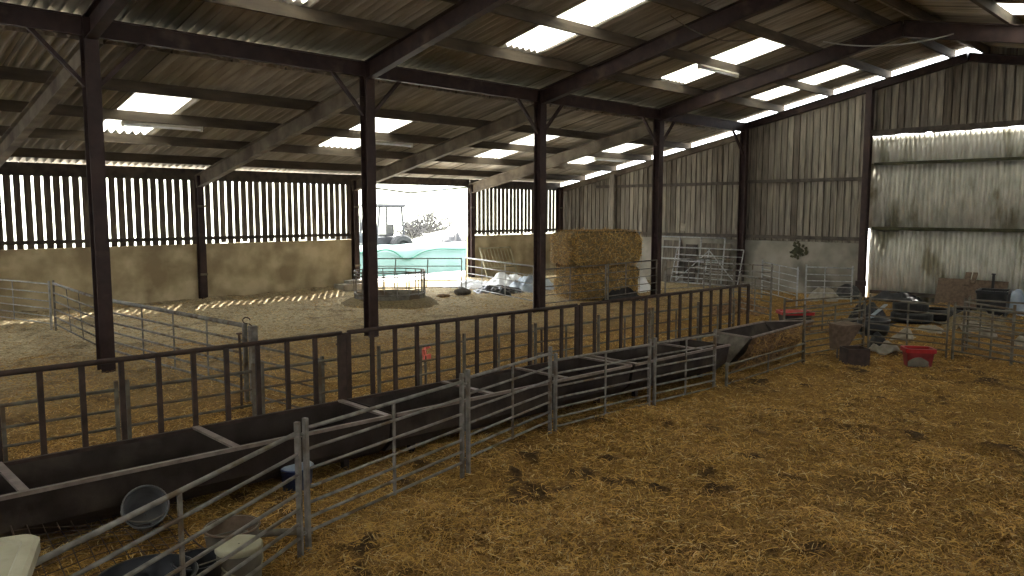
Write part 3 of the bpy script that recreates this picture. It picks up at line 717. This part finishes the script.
# ------------------------------------------------------------------ ring feeder
cx, cy, R0 = 11.95, 16.65, .93
t = thing('ring_feeder', 'round galvanised ring feeder banked with straw near the doorway', 'feeder', (cx,cy,0))
ring = lambda r, z, n=36: [(cx+r*math.cos(2*PI*k/n), cy+r*math.sin(2*PI*k/n), z) for k in range(n+1)]
q = MB(); q.lathe((cx,cy,0), [(R0,-.02),(R0,.27)], 40); q.build('skirt_sheet', M['galv_dull'], t, smooth=True, solid=.008)
for z in (.3, .76, .86): q = MB(); q.tube(ring(R0, z), .016, 6, cap=False); q.build('hoop', M['galv'], t, smooth=True)
for k in range(18):
    a = 2*PI*k/18+.1; q = MB(); q.tube([(cx+R0*math.cos(a), cy+R0*math.sin(a), .25), (cx+R0*math.cos(a), cy+R0*math.sin(a), .87)], .013, 6); q.build('bar', M['galv'], t)
for a in (-.35, -.2): q = MB(); q.box((cx+R0*1.01*math.cos(a), cy+R0*1.01*math.sin(a), .45), (.035,.035,.86), rz=a); q.build('clamp_post', M['galv'], t)
q = MB(); q.lathe((cx,cy,0), [(R0+.42,-.02),(R0+.3,.04),(R0+.15,.13),(R0+.02,.17)], 48); o = q.build('straw_bank', M['bale'], t, smooth=True); tag(o, 'straw banked up around the skirt')

# ------------------------------------------------------------------ heaps by the doorway
def crumple(name, label, cat, c, size, rz, m, seed, hump=.3, n=30, kind=None, rough=1.):
    t = thing(name, label, cat, (c[0], c[1], 0)); P = []
    for i_ in range(n):
        row = []
        for j_ in range(n):
            u, v = i_/(n-1)*2-1, j_/(n-1)*2-1; x, y = u*size[0]/2, v*size[1]/2
            e = max(0, 1-(u*u+v*v)**1.1*.95)
            s_ = Vector((x*2.2+seed, y*2.2, seed)); z = hump*e*(.55+.6*abs(noise.noise(s_*1.2))) + rough*(.10*(1-abs(noise.noise(s_*2.1))*2)*e**.5 + .05*noise.noise(s_*5)*e**.5)
            wob = .12*noise.noise(s_*1.5+Vector((3,3,3))); x2, y2 = x*(1+wob), y*(1+wob)
            X = c[0]+x2*math.cos(rz)-y2*math.sin(rz); Y = c[1]+x2*math.sin(rz)+y2*math.cos(rz)
            row.append((X, Y, G(X,Y)+.004+max(0,z)))
        P.append(row)
    q = MB(); q.grid(P); q.build('folds', m, t, smooth=True, solid=.01)
    return t
crumple('plastic_sheet', 'white crumpled plastic sheeting heaped by the side wall', 'sheeting', (17.4,17.75), (1.9,1.4), .5, M['white'], 2, .42)
crumple('plastic_sheet', 'blue-grey crumpled sheeting heaped behind the bale column', 'sheeting', (17.3,16.6), (1.7,1.5), -.3, M['sheet_blue'], 5, .42)
crumple('plastic_sheet', 'black crumpled sheeting at the foot of the white heap', 'sheeting', (16.0,16.7), (1.5,.9), -.6, M['black_shiny'], 9, .2)
crumple('plastic_sheet', 'flat white sheet on the ground just inside the doorway', 'sheeting', (16.6,18.6), (2.0,1.3), .1, M['white'], 12, .06)
crumple('plastic_sheet', 'white sheet bundle beside the bales and the next column', 'sheeting', (19.3,14.2), (1.5,1.3), .2, M['white'], 15, .5)
crumple('black_sack', 'black sack slumped against the front of the bottom bale', 'sack', (16.9,12.72), (1.3,.5), rzb, M['black'], 21, .34)
crumple('black_sack', 'small black sack by the doorway hurdle', 'sack', (15.4,16.0), (.6,.4), -.6, M['black_shiny'], 25, .18)
def rock(name, label, c, s, m, seed):
    t = thing(name, label, 'stone', (c[0],c[1],0)); prof = []
    q = MB(); rings = []
    for i_ in range(9):
        th = PI*i_/8; ring_ = []
        for k in range(14):
            a = 2*PI*k/14; d = Vector((math.sin(th)*math.cos(a), math.sin(th)*math.sin(a), math.cos(th)))
            r_ = 1+.35*noise.noise(d*1.6+Vector((seed,0,0)))
            ring_.append((c[0]+d.x*s[0]*r_, c[1]+d.y*s[1]*r_, G(c[0],c[1])+s[2]*.55+d.z*s[2]*r_*.8))
        rings.append(ring_)
    q.loft(rings); q.build('lump', m, t, smooth=True)
rock('boulder', 'dark boulder at the foot of the doorway gate post', (14.75,16.95), (.26,.2,.16), M['stone'], 1)
rock('muck_clod', 'dark clod of muck on the straw in front of the doorway gate', (13.9,16.8), (.22,.16,.07), M['hay'], 4)
rock('muck_clod', 'dark clod of muck on the straw in front of the bale column', (12.1,12.2), (.09,.09,.07), M['hay'], 8)

# ------------------------------------------------------------------ things about the sliding door and far corner
def tub(name, label, cat, c, hx, hy, h, rz, mside, mrim, z=None, flare=.82, rimw=.03):
    z = G(c[0],c[1])-.01 if z is None else z
    t = thing(name, label, cat, (c[0],c[1],z))
    q = MB(); q.rrect((c[0],c[1],z), [(hx*flare*.1,hy*flare*.1,.004,.02),(hx*flare,hy*flare,.05,.02),(hx,hy,.05,h),(hx+.002,hy+.002,.05,h+.002)], rz)
    q.rrect((c[0],c[1],z), [(hx*flare+.01,hy*flare+.01,.05,.0),(hx+.01,hy+.01,.05,h)], rz); q.build('shell', mside, t, smooth=False)
    q = MB(); q.rrect((c[0],c[1],z), [(hx-.005,hy-.005,.05,h-.05),(hx+rimw,hy+rimw,.06,h-.05),(hx+rimw,hy+rimw,.06,h+.012),(hx-.012,hy-.012,.05,h+.012),(hx-.012,hy-.012,.05,h-.02)], rz); q.build('rim', mrim, t)
    return t
t = tub('feed_tub', 'red tub with a muddy grey front standing outside the hurdles', 'tub', (13.06,4.0), .20, .15, .29, -.95, M['dark_red'], M['red'])
q = MB(); 
Pm = []
for k in range(9):
    a = k/8; Pm.append([(13.06-.135-.155+(-.15+.3*a)*math.cos(-.95)+.02, 4.0-.09+(-.15+.3*a)*math.sin(-.95), .03+.15*f*(.35+.65*math.sin(PI*(.1+.8*a)))) for f in (0,.5,1)])
q.grid(Pm); tag(q.build('mud_patch', M['drum'], t, solid=.01), 'dried grey mud on the front')
t = tub('feed_tub', 'red rimmed black tub far back behind the hay trough', 'tub', (15.55,7.2), .30, .22, .34, -.8, M['black'], M['red'], rimw=.04)
q = MB(); q.rrect((15.55,7.2,0), [(.30,.22,.05,.30),(.2,.14,.05,.36),(.05,.04,.02,.38)], -.8); q.build('red_feed', M['red'], t, smooth=True)
# hopper feeder hung on the hurdle
hp = Vector((12.83,5.2,.0)); du = Vector((.96,-.29,0)); dn = Vector((-.29,-.96,0))
t = thing('hopper_feeder', 'brown V-shaped hopper feeder hung on the hurdle', 'feeder', tuple(hp))
def pt(a, b, z): return tuple(hp + du*a + dn*b + Vector((0,0,z)))
tops = [pt(-.2,.0,.58), pt(.24,.0,.58), pt(.22,.30,.56), pt(-.2,.30,.56)]; bots = [pt(-.18,.02,.17), pt(.06,.02,.17), pt(.05,.18,.19), pt(-.17,.18,.19)]
q = MB(); q.loft([bots, tops], cap=False); q.add(bots, [(0,1,2,3)]); q.build('hopper', M['chip'], t, solid=.012)
q = MB(); q.add([pt(-.215,-.01,.59),pt(.255,-.01,.59),pt(.235,.315,.575),pt(-.215,.315,.575)], [(0,1,2,3)]); q.build('lid', M['chip'], t, solid=.016)
for a in (-.2, .2):
    q = MB(); q.tube([pt(a*.8,-.01,.57), pt(a*.8,-.05,.65), pt(a*.8,-.08,.57)], .008, 6); q.build('hook', M['galv_dull'], t)
q = MB(); q.tube([pt(-.1,.1,.2), pt(-.1,.1,.0)], .015, 6); q.build('spout', M['galv_dull'], t)
t = thing('feed_box', 'dark square wooden box on the straw below the hopper feeder', 'box', (12.52,4.78,0)); zb_ = G(12.52,4.78)
for nm, a, s in (('side_board',(-.17,0),(.02,.3)),('side_board',(.17,0),(.02,.3)),('end_board',(0,-.15),(.34,.02)),('end_board',(0,.15),(.34,.02))):
    r_ = -.75; x = 12.52+a[0]*math.cos(r_)-a[1]*math.sin(r_); y = 4.78+a[0]*math.sin(r_)+a[1]*math.cos(r_)
    q = MB(); q.box((x,y,zb_+.13), (s[0],s[1],.28), rz=r_); q.build(nm, M['rust'], t)
q = MB(); q.box((12.52,4.78,zb_+.2), (.32,.28,.03), rz=-.75); q.build('feed_fill', M['hay'], t)
crumple('feed_sack', 'crumpled black and white feed sack on the straw beyond the dark box', 'sack', (13.85,4.78), (.55,.4), -.3, M['offwhite'], 31, .10, n=18)
crumple('feed_sack', 'small black sack lying on the black and white sack', 'sack', (13.98,4.95), (.36,.3), .4, M['black'], 33, .22, n=16)
crumple('feed_sack', 'pale sack lying beyond the hurdle next to the round black tub', 'sack', (15.55,5.05), (.5,.4), .2, M['offwhite'], 37, .15, n=18)
crumple('feed_sack', 'flat pale sack in front of the black tyres', 'sack', (17.0,5.0), (.7,.5), .1, M['offwhite'], 41, .07, n=18)
crumple('feed_sack', 'flat pale sack between tyres and brown boards', 'sack', (17.6,4.4), (.7,.45), .6, M['offwhite'], 43, .07, n=18)
crumple('feed_sack', 'small white sack in front of the brown boards', 'sack', (16.9,3.95), (.4,.3), .1, M['offwhite'], 47, .14, n=16)
crumple('feed_sack', 'white scrap of sack in front of the black bin', 'sack', (16.6,3.35), (.35,.3), .9, M['offwhite'], 49, .12, n=16)
crumple('straw_heap', 'low heap of pale straw in front of the brown boards', 'straw heap', (18.6,4.6), (1.6,1.2), .3, M['bale'], 53, .32)
def tyre(c, R_, w, label, tilt=0., z=0.):
    t = thing('tyre', label, 'tyre', (c[0],c[1],z), 'old tyres by the sliding door')
    Mx = Matrix.Rotation(tilt, 3, 'X')
    pr = [(R_*.58,-w*.42),(R_*.62,-w*.5),(R_*.9,-w*.5),(R_,-w*.36),(R_,w*.36),(R_*.9,w*.5),(R_*.62,w*.5),(R_*.58,w*.42),(R_*.72,0),(R_*.58,-w*.42)]
    q = MB(); q.lathe((c[0],c[1],z+w/2+abs(math.sin(tilt))*R_*.8), pr, 28, Mx); q.build('casing', M['black'], t, smooth=False)
    q = MB(); q.lathe((c[0],c[1],z+w/2+abs(math.sin(tilt))*R_*.8), [(R_+.001+(.008 if k%2 else -.006), -w*.34+w*.68*k/10) for k in range(11)], 28, Mx); q.build('tread', M['black'], t)
tyre((18.2,5.75), .42, .22, 'black tyre lying flat by the sliding door, next to the pale plank')
tyre((19.0,5.55), .45, .24, 'black tyre lying flat midway along the row by the door')
tyre((19.6,5.05), .42, .22, 'black tyre lying flat at the brown board end of the row')
tyre((18.25,5.8), .36, .2, 'smaller black tyre lying on top of the first tyre', z=.23)
t = thing('round_tub', 'round black rubber tub on the straw beyond the hopper hurdle', 'tub', (15.6,5.62,0))
q = MB(); q.lathe((15.6,5.62,G(15.6,5.62)), [(.02,.01),(.24,.01),(.29,.12),(.30,.30),(.27,.31),(.25,.2),(.2,.15),(.01,.15)], 28); q.build('bowl', M['black_shiny'], t, smooth=True)
q = MB(); q.tube([(15.6+.3*math.cos(a),5.62+.3*math.sin(a),.31+G(15.6,5.62)) for a in [2*PI*k/28 for k in range(29)]], .014, 6, cap=False); q.build('rim', M['grey_plastic'], t, smooth=True)
crumple('black_sack', 'bulky black sack behind the round black tub', 'sack', (17.3,6.35), (1.0,.7), -.4, M['black'], 61, .5)
t = thing('plank', 'pale plank propped across the black sack and tub', 'plank', (16.3,5.75,.3)); q = MB(); q.beam((15.75,5.75,.33),(16.6,5.75,.52), .07, .02); q.build('board', M['sheet_blue'], t)
q = MB(); q.beam((15.85,5.75,.325),(15.92,5.75,.34), .075, .03); q.build('batten', M['sheet_blue'], t)
crumple('plastic_sheet', 'pale lumpy sheet between the hurdles and the gable concrete', 'sheeting', (21.2,9.0), (1.0,.8), .3, M['offwhite'], 71, .3)
crumple('black_sack', 'dark sack in the corner beside the gable door post', 'sack', (21.9,8.6), (.8,.7), .3, M['black'], 73, .5)
crumple('straw_heap', 'brown straw heap behind the far end of the barrier', 'straw heap', (17.0,9.3), (1.5,1.2), .3, M['hay'], 77, .3)
t = thing('dead_ivy', 'dark ragged ivy tuft on the concrete gable wall', 'ivy', (XG, 10.72, 1.2)); q = MB()
for _ in range(40):
    y, z = 10.62+random.gauss(0,.14), 1.22+random.gauss(0,.11); q.box((XG+.0, y, z), (.03,.09,.06), rx=random.uniform(0,3), rz=random.uniform(-.4,.4))
q.build('leaf_mass', M['moss'], t)
q = MB(); q.tube([(XG,10.5,1.05),(XG-.01,10.62,1.25),(XG,10.72,1.5)], .012, 5); q.build('vine', M['moss'], t)
q = MB(); q.box((XG+.045,14.75,1.88), (.006,.22,.26), rx=.1); tag(q.build('notice', M['offwhite']), 'small pale blank notice fixed to the gable boards past the bales', 'notice')
# boards, bin and sacks against the sliding door
t = thing('brown_board', 'large brown board leaning on the sliding door', 'board', (22.3,6.05,-.05)); q = MB(); q.beam((22.32,6.05,-.08),(22.62,6.05,.66), .95, .02, (1,0,0)); q.build('panel', M['chip'], t)
q = MB(); q.beam((22.30,5.62,.6),(22.5,5.62,.85), .1, .05, (1,0,0)); q.build('batten', M['chip'], t)
t = thing('brown_board', 'second brown board overlapping beside the dark post', 'board', (22.35,5.3,-.05)); q = MB(); q.beam((22.30,5.32,-.08),(22.58,5.32,.66), .85, .02, (1,0,0)); q.build('panel', M['chip'], t)
q = MB(); q.beam((22.2,5.75,.55),(22.4,5.75,.86), .13, .04, (1,0,0)); q.build('batten', M['chip'], t)
t = thing('iron_bar', 'thin dark bar standing upright beside the brown boards', 'bar', (22.25,5.15,-.05)); q = MB(); q.beam((22.25,5.17,-.08),(22.4,5.19,.84), .06, .05); q.build('shaft', M['black'], t)
q = MB(); q.box((22.4,5.19,.85), (.08,.08,.03)); q.build('cap', M['black'], t)
tub('waste_bin', 'black square bin in front of the brown boards', 'bin', (20.6,4.75), .36, .30, .62, .1, M['black'], M['black_shiny'], flare=.9)
crumple('net_sack', 'bluish crumpled net sack beside the dark bar', 'sack', (21.4,4.5), (.7,.6), .2, M['sheet_blue'], 81, .75)
crumple('feed_sack', 'dark sack on the floor under the sliding door', 'sack', (21.9,7.3), (1.6,.5), 1.5, M['black'], 83, .22)
rock('white_stone', 'small white stone on the dark ledge under the door', (21.6,6.75), (.08,.08,.06), M['white'], 5)

# ------------------------------------------------------------------ buckets and clutter by the nearest hurdle
def bucket(name, label, c, r0, r1, h, Mx, m, min_, cat='bucket', handle=True, z=None, hm='galv_dull'):
    t = thing(name, label, cat, tuple(c)); c = Vector(c)
    q = MB(); q.lathe(c, [(.005,.005),(r0-.01,.005),(r0,.0),(r1,h),(r1+.008,h),(r1+.008,h+.008),(r1-.006,h+.008)], 30, Mx); q.build('shell', m, t, smooth=True)
    q = MB(); q.lathe(c, [(r1-.006,h+.008),(r0-.012,.02),(.004,.02)], 30, Mx); q.build('inner_wall', min_, t, smooth=True)
    q = MB(); q.tube([Mx @ Vector(((r1+.004)*math.cos(a), (r1+.004)*math.sin(a), h+.003)) + c for a in [2*PI*k/30 for k in range(31)]], .008, 6, cap=False); q.build('rim', min_, t, smooth=True)
    if handle:
        q = MB(); q.tube([Mx @ Vector(((r1+.012)*math.cos(a), -.0-(r1)*.75*math.sin(a), h-.02+.25*r1*math.sin(a))) + c for a in [PI*k/14 for k in range(15)]], .005, 6); q.build('handle', M[hm], t, smooth=True)
    return t
I3 = Matrix.Identity(3)
face = Vector((-.25,-.75,.55)).to_track_quat('Z','Y').to_matrix()       # tipped so that its mouth faces the hurdles
bucket('bucket', 'black bucket tipped on its side in front of the trough', (1.98,5.93,.15), .12, .15, .25, face, M['black_shiny'], M['grey_plastic'])
bucket('round_tub', 'wide black tub close behind the first hurdle', (1.53,4.62,.0), .24, .275, .29, I3, M['black'], M['black_shiny'], cat='tub', handle=False)
bucket('bucket', 'small black bucket with a raised handle between tub and lidded drum', (1.88,4.72,.0), .12, .15, .24, I3, M['black'], M['black_shiny'])
bucket('bucket', 'beige bucket behind the cream lidded drum', (2.22,4.98,.0), .15, .18, .28, I3, M['block'], M['chip'])
t = thing('lidded_drum', 'grey drum with a cream lid behind the first hurdle', 'drum', (2.12,4.66,0))
q = MB(); q.lathe((2.12,4.66,0), [(.005,.0),(.12,.0),(.135,.05),(.142,.27),(.135,.28)], 30); q.build('shell', M['drum'], t, smooth=True)
q = MB(); q.lathe((2.12,4.66,0), [(.146,.255),(.15,.262),(.149,.285),(.14,.294),(.12,.289),(.005,.292)], 30); q.build('lid', M['cream'], t, smooth=True)
q = MB(); q.tube([(2.12+.148*math.cos(a), 4.66+.148*math.sin(a)-.02*math.sin(a), .22-.1*abs(math.sin(a))) for a in [PI+PI*k/12 for k in range(13)]], .006, 6); q.build('handle', M['cream'], t)
t = thing('drain_pipe', 'short dull pipe lying between the lidded drum and the double post', 'pipe', (2.6,5.05,0)); q = MB(); q.tube([(2.33,5.05,.16),(2.5,4.98,.15),(2.75,4.82,.14)], .026, 10); q.build('barrel', M['galv_dull'], t, smooth=True)
q = MB(); q.tube([(2.3,5.06,.16),(2.36,5.035,.16)], .036, 10); q.build('collar', M['galv_dull'], t, smooth=True)
t = bucket('bucket', 'dark blue bucket with a whitish top on the straw behind the double post', (3.28,6.0,.0), .12, .14, .20, I3, M['blue'], M['blue'], handle=True)
q = MB(); q.lathe((3.28,6.0,.0), [(.142,.195),(.145,.215),(.12,.235),(.005,.24)], 26); q.build('lid', M['sheet_blue'], t, smooth=True)
# sheet of weld mesh lying buckled on the straw
t = thing('mesh_panel', 'rusty buckled wire mesh sheet lying under the first hurdle', 'wire mesh', (1.6,5.6,0)); q = MB()
def mp(u, v): 
    x = 1.05 + u*1.05 + v*.1; y = 4.95 + v*1.25 + u*.1
    return (x, y, .09 + .07*math.sin(u*3+v*2) + .05*noise.noise(Vector((u*3,v*3,1))) + .12*v*v)
for k in range(12): q.tube([mp(k/11, j/10) for j in range(11)], .0035, 4)
for k in range(13): q.tube([mp(j/10, k/12) for j in range(11)], .0035, 4)
q.build('wires', M['wire'], t)
for u_ in (0, 1):
    q = MB(); q.tube([mp(u_,j/10) for j in range(11)], .006, 5); q.build('edge_wire', M['wire'], t)
# cream plastic tank at the frame corner
t = thing('water_tank', 'cream plastic tank with a rolled rim at the near end of the hurdles', 'tank', (.36,3.46,0))
rzt = math.atan2(-.41,-.15) + PI/2 - .12
ux = Vector((math.cos(rzt), math.sin(rzt), 0)); uy = Vector((-math.sin(rzt), math.cos(rzt), 0))
ctr = Vector((.78,3.62,0)) - ux*.30 - uy*.0
cn = Vector((.785,3.625,0))
d1 = Vector((-.15,-.41,0)).normalized(); d2 = Vector((-.82,.1,0)).normalized(); d2 = (d2 - d1*d2.dot(d1)).normalized()
rzt = math.atan2(d1.y, d1.x); c0 = cn + d1*.45 + d2*.32
q = MB(); q.rrect((c0.x,c0.y,0), [(.38,.26,.06,.0),(.42,.29,.06,1.04)], rzt, cap=True); q.build('shell', M['cream'], t)
q = MB(); q.rrect((c0.x,c0.y,0), [(.43,.30,.05,1.03),(.455,.325,.06,1.035),(.455,.325,.06,1.085),(.44,.31,.06,1.10),(.40,.27,.06,1.10),(.39,.26,.05,1.088)], rzt, cap=True); q.build('lid', M['cream'], t)

# ------------------------------------------------------------------ outside the doorway
t = thing('sheeted_clamp', 'low clamp covered in pale mint sheeting with a green edge, outside the doorway', 'silage clamp', (20,26,0))
P = []
for k in range(61):
    x = 12 + 22*k/60; row = []
    for j, (dy, z) in enumerate(((0,-.25),(.05,.3),(.12,.75),(.3,.9),(1.6,.98),(3.2,.5),(3.6,-.2))):
        s_ = Vector((x*.9, j*.7, 2)); row.append((x, 25.6+dy+.08*noise.noise(s_), z+.05*noise.noise(s_*1.7)))
    P.append(row)
q = MB(); q.grid(P); q.build('mint_cover', M['mint'], t, smooth=True)
q = MB(); pts = []
for k in range(90):
    x = 15 + 11*k/89; pts.append((x, 25.62+.02*math.sin(x*3), .80 + .10*math.sin(x*1.5)*math.sin(x*.7+1) - .32*math.exp(-((x-19.3)/.55)**2) - .12*math.exp(-((x-17.5)/.4)**2)))
q.tube(pts, .035, 6); q.build('green_edge', M['green'], t)
# tractor beyond the clamp
tx, ty = 21.2, 29.9
t = thing('tractor', 'grey tractor with a framed cab parked beyond the mint clamp', 'tractor', (tx,ty,0))
def tp(a, b, z): return (tx-a, ty+b, z)
q = MB()
for a, b, a2, b2 in ((-.62,-.7,-.55,-.6),(.92,-.7,.66,-.6),(-.62,.7,-.55,.6),(.92,.7,.66,.6)): q.beam(tp(a,b,1.15), tp(a2,b2,2.62), .07, .07, (0,1,0))
q.build('cab_frame', M['tractor'], t)
q = MB(); q.rrect(tp(.05,0,0), [(.72,.72,.1,2.58),(.8,.78,.1,2.64),(.76,.74,.1,2.74)], 0, cap=True); q.build('cab_roof', M['tractor'], t)
q = MB(); q.rrect(tp(1.55,0,0), [(.95,.36,.1,.75),(.95,.38,.1,1.3),(.88,.34,.1,1.42)], 0, cap=True); q.build('bonnet', M['tractor_body'], t)
q = MB(); q.box(tp(.2,0,.95), (1.6,.9,.5)); q.build('chassis', M['tractor'], t)
q = MB(); q.box(tp(-.1,0,1.28), (.45,.5,.12)); q.box(tp(-.32,0,1.55), (.1,.5,.5)); q.build('seat', M['black'], t)
for a, b, r_, w_ in ((-.35,-.85,.66,.36),(-.35,.85,.66,.36),(1.9,-.75,.5,.3),(1.9,.75,.5,.3)):
    Mw = Matrix.Rotation(PI/2, 3, 'X')
    q = MB(); q.lathe(tp(a,b,r_), [(.02,-.06),(r_*.5,-w_*.3),(r_*.62,-w_*.5),(r_*.9,-w_*.5),(r_,-w_*.3),(r_,w_*.3),(r_*.9,w_*.5),(r_*.62,w_*.5),(r_*.5,w_*.3),(.02,.06)], 28, Mw); q.build('wheel', M['black'], t)
q = MB(); q.tube([tp(1.2,.2,1.4), tp(1.2,.2,2.2)], .04, 8); q.build('exhaust', M['tractor'], t)
# dark tarpaulin mound, bank and a bare bush behind
crumple('tarpaulin_mound', 'dark low tarpaulin mound behind the mint clamp', 'mound', (26.7,31.5), (3.4,1.8), .05, M['tractor'], 91, 1.45, n=26)
t = thing('grass_bank', 'pale sunlit bank rising behind the yard', 'bank', (30,40,0)); P = []
for k in range(50):
    row = []
    for j in range(16):
        x = -5 + 75*k/49; y = 35 + 18*j/15; s_ = Vector((x*.15,y*.15,1)); row.append((x, y, -.3 + 5.5*(j/15)**1.2*(1+.3*noise.noise(s_)) + .25*noise.noise(s_*5)))
    P.append(row)
q = MB(); q.grid(P); q.build('turf', M['bank'], t, smooth=True)
def bush(c, R_, label, seed):
    random.seed(seed); t = thing('bare_bush', label, 'bush', c); q = MB()
    for _ in range(42):
        d = Vector((random.gauss(0,1), random.gauss(0,.7), abs(random.gauss(.7,.6)))).normalized(); L2 = R_*random.uniform(.5,1.05)
        p1 = Vector(c)+d*L2*.5+Vector((0,0,.1)); p2 = Vector(c)+d*L2+Vector((random.uniform(-.2,.2),0,random.uniform(-.1,.25)))
        q.tube([c, p1, p2], .05, 5, r1=.025)
        for _ in range(5):
            e = p1.lerp(p2, random.random()); q.tube([e, e+Vector((random.uniform(-.35,.35),random.uniform(-.2,.2),random.uniform(-.1,.35)))], .03, 4)
    q.build('twigs', M['twig'], t)
    q = MB(); q.tube([c, (c[0],c[1],c[2]+.3)], .09, 7); q.build('stump', M['twig'], t)
bush((28.9,36.3,1.1), 1.6, 'bare twiggy bush on the foot of the bank beyond the doorway', 3)
bush((27.5,36.0,.8), 1.1, 'smaller bare bush beside the twiggy bush on the bank', 4)

# far side wall (beyond the frame, closes the building)
q = MB(); q.box(((XN+XG)/2, YN-.1, .66), (XG-XN, .18, 1.78)); struct(q.build('wall_front', M['concrete']))
struct(board_wall('wall_front_boarding', 'x', YN-.06, XN, XG, 1.5, 3.4, .2, .15, M['wood']))

q = MB(); q.box((XN-.1, (YN+YS)/2, .66), (.18, YS-YN, 1.78)); struct(q.build('wall_added', M['concrete']))  # unseen near-end wall, added to keep light off the foreground
struct(board_wall('wall_added_boarding', 'y', XN-.06, YN, YS, 1.5, gz, .2, .165, M['wood_gable']))
for o in TMP:
    if '_w' in o: del o['_w']

# ------------------------------------------------------------------ light
EXPO, SKY, SUN = 1.25, 4.4, 10.5
w = bpy.data.worlds.new('World'); S.world = w; w.use_nodes = True
bg = w.node_tree.nodes['Background']; bg.inputs[0].default_value = (.93,.97,1.0,1); bg.inputs[1].default_value = SKY
sd = bpy.data.lights.new('sun', 'SUN'); sd.energy = SUN; sd.angle = .01; sd.color = (1,.95,.86)
so = bpy.data.objects.new('sun', sd); COL.objects.link(so)
so.rotation_euler = Vector((.6,.8,1.44)).to_track_quat('Z','Y').to_euler()

# ------------------------------------------------------------------ camera
cam = bpy.data.cameras.new('camera'); co = bpy.data.objects.new('camera', cam); COL.objects.link(co)
f, yaw, pitch, roll = 767.53, .7897, -.1008, .0011
cam.sensor_width = 36; cam.lens = f/1024*36; cam.clip_end = 300
fw = Vector((math.cos(yaw)*math.cos(pitch), math.sin(yaw)*math.cos(pitch), math.sin(pitch)))
rt = Vector((math.sin(yaw), -math.cos(yaw), 0)); up = rt.cross(fw)
r2 = rt*math.cos(roll)+up*math.sin(roll); u2 = -rt*math.sin(roll)+up*math.cos(roll)
Mx = Matrix((r2, u2, -fw)).transposed().to_4x4(); Mx.translation = (0,0,CAMZ)
co.matrix_world = Mx; S.camera = co

S.view_settings.view_transform = 'Standard'; S.view_settings.look = 'None'; S.view_settings.gamma = 1
S.view_settings.use_curve_mapping = False; S.view_settings.exposure = EXPO
S.cycles.use_denoising = True; S.cycles.denoising_prefilter = 'ACCURATE'
S.cycles.max_bounces = 10; S.cycles.diffuse_bounces = 5; S.cycles.transmission_bounces = 6
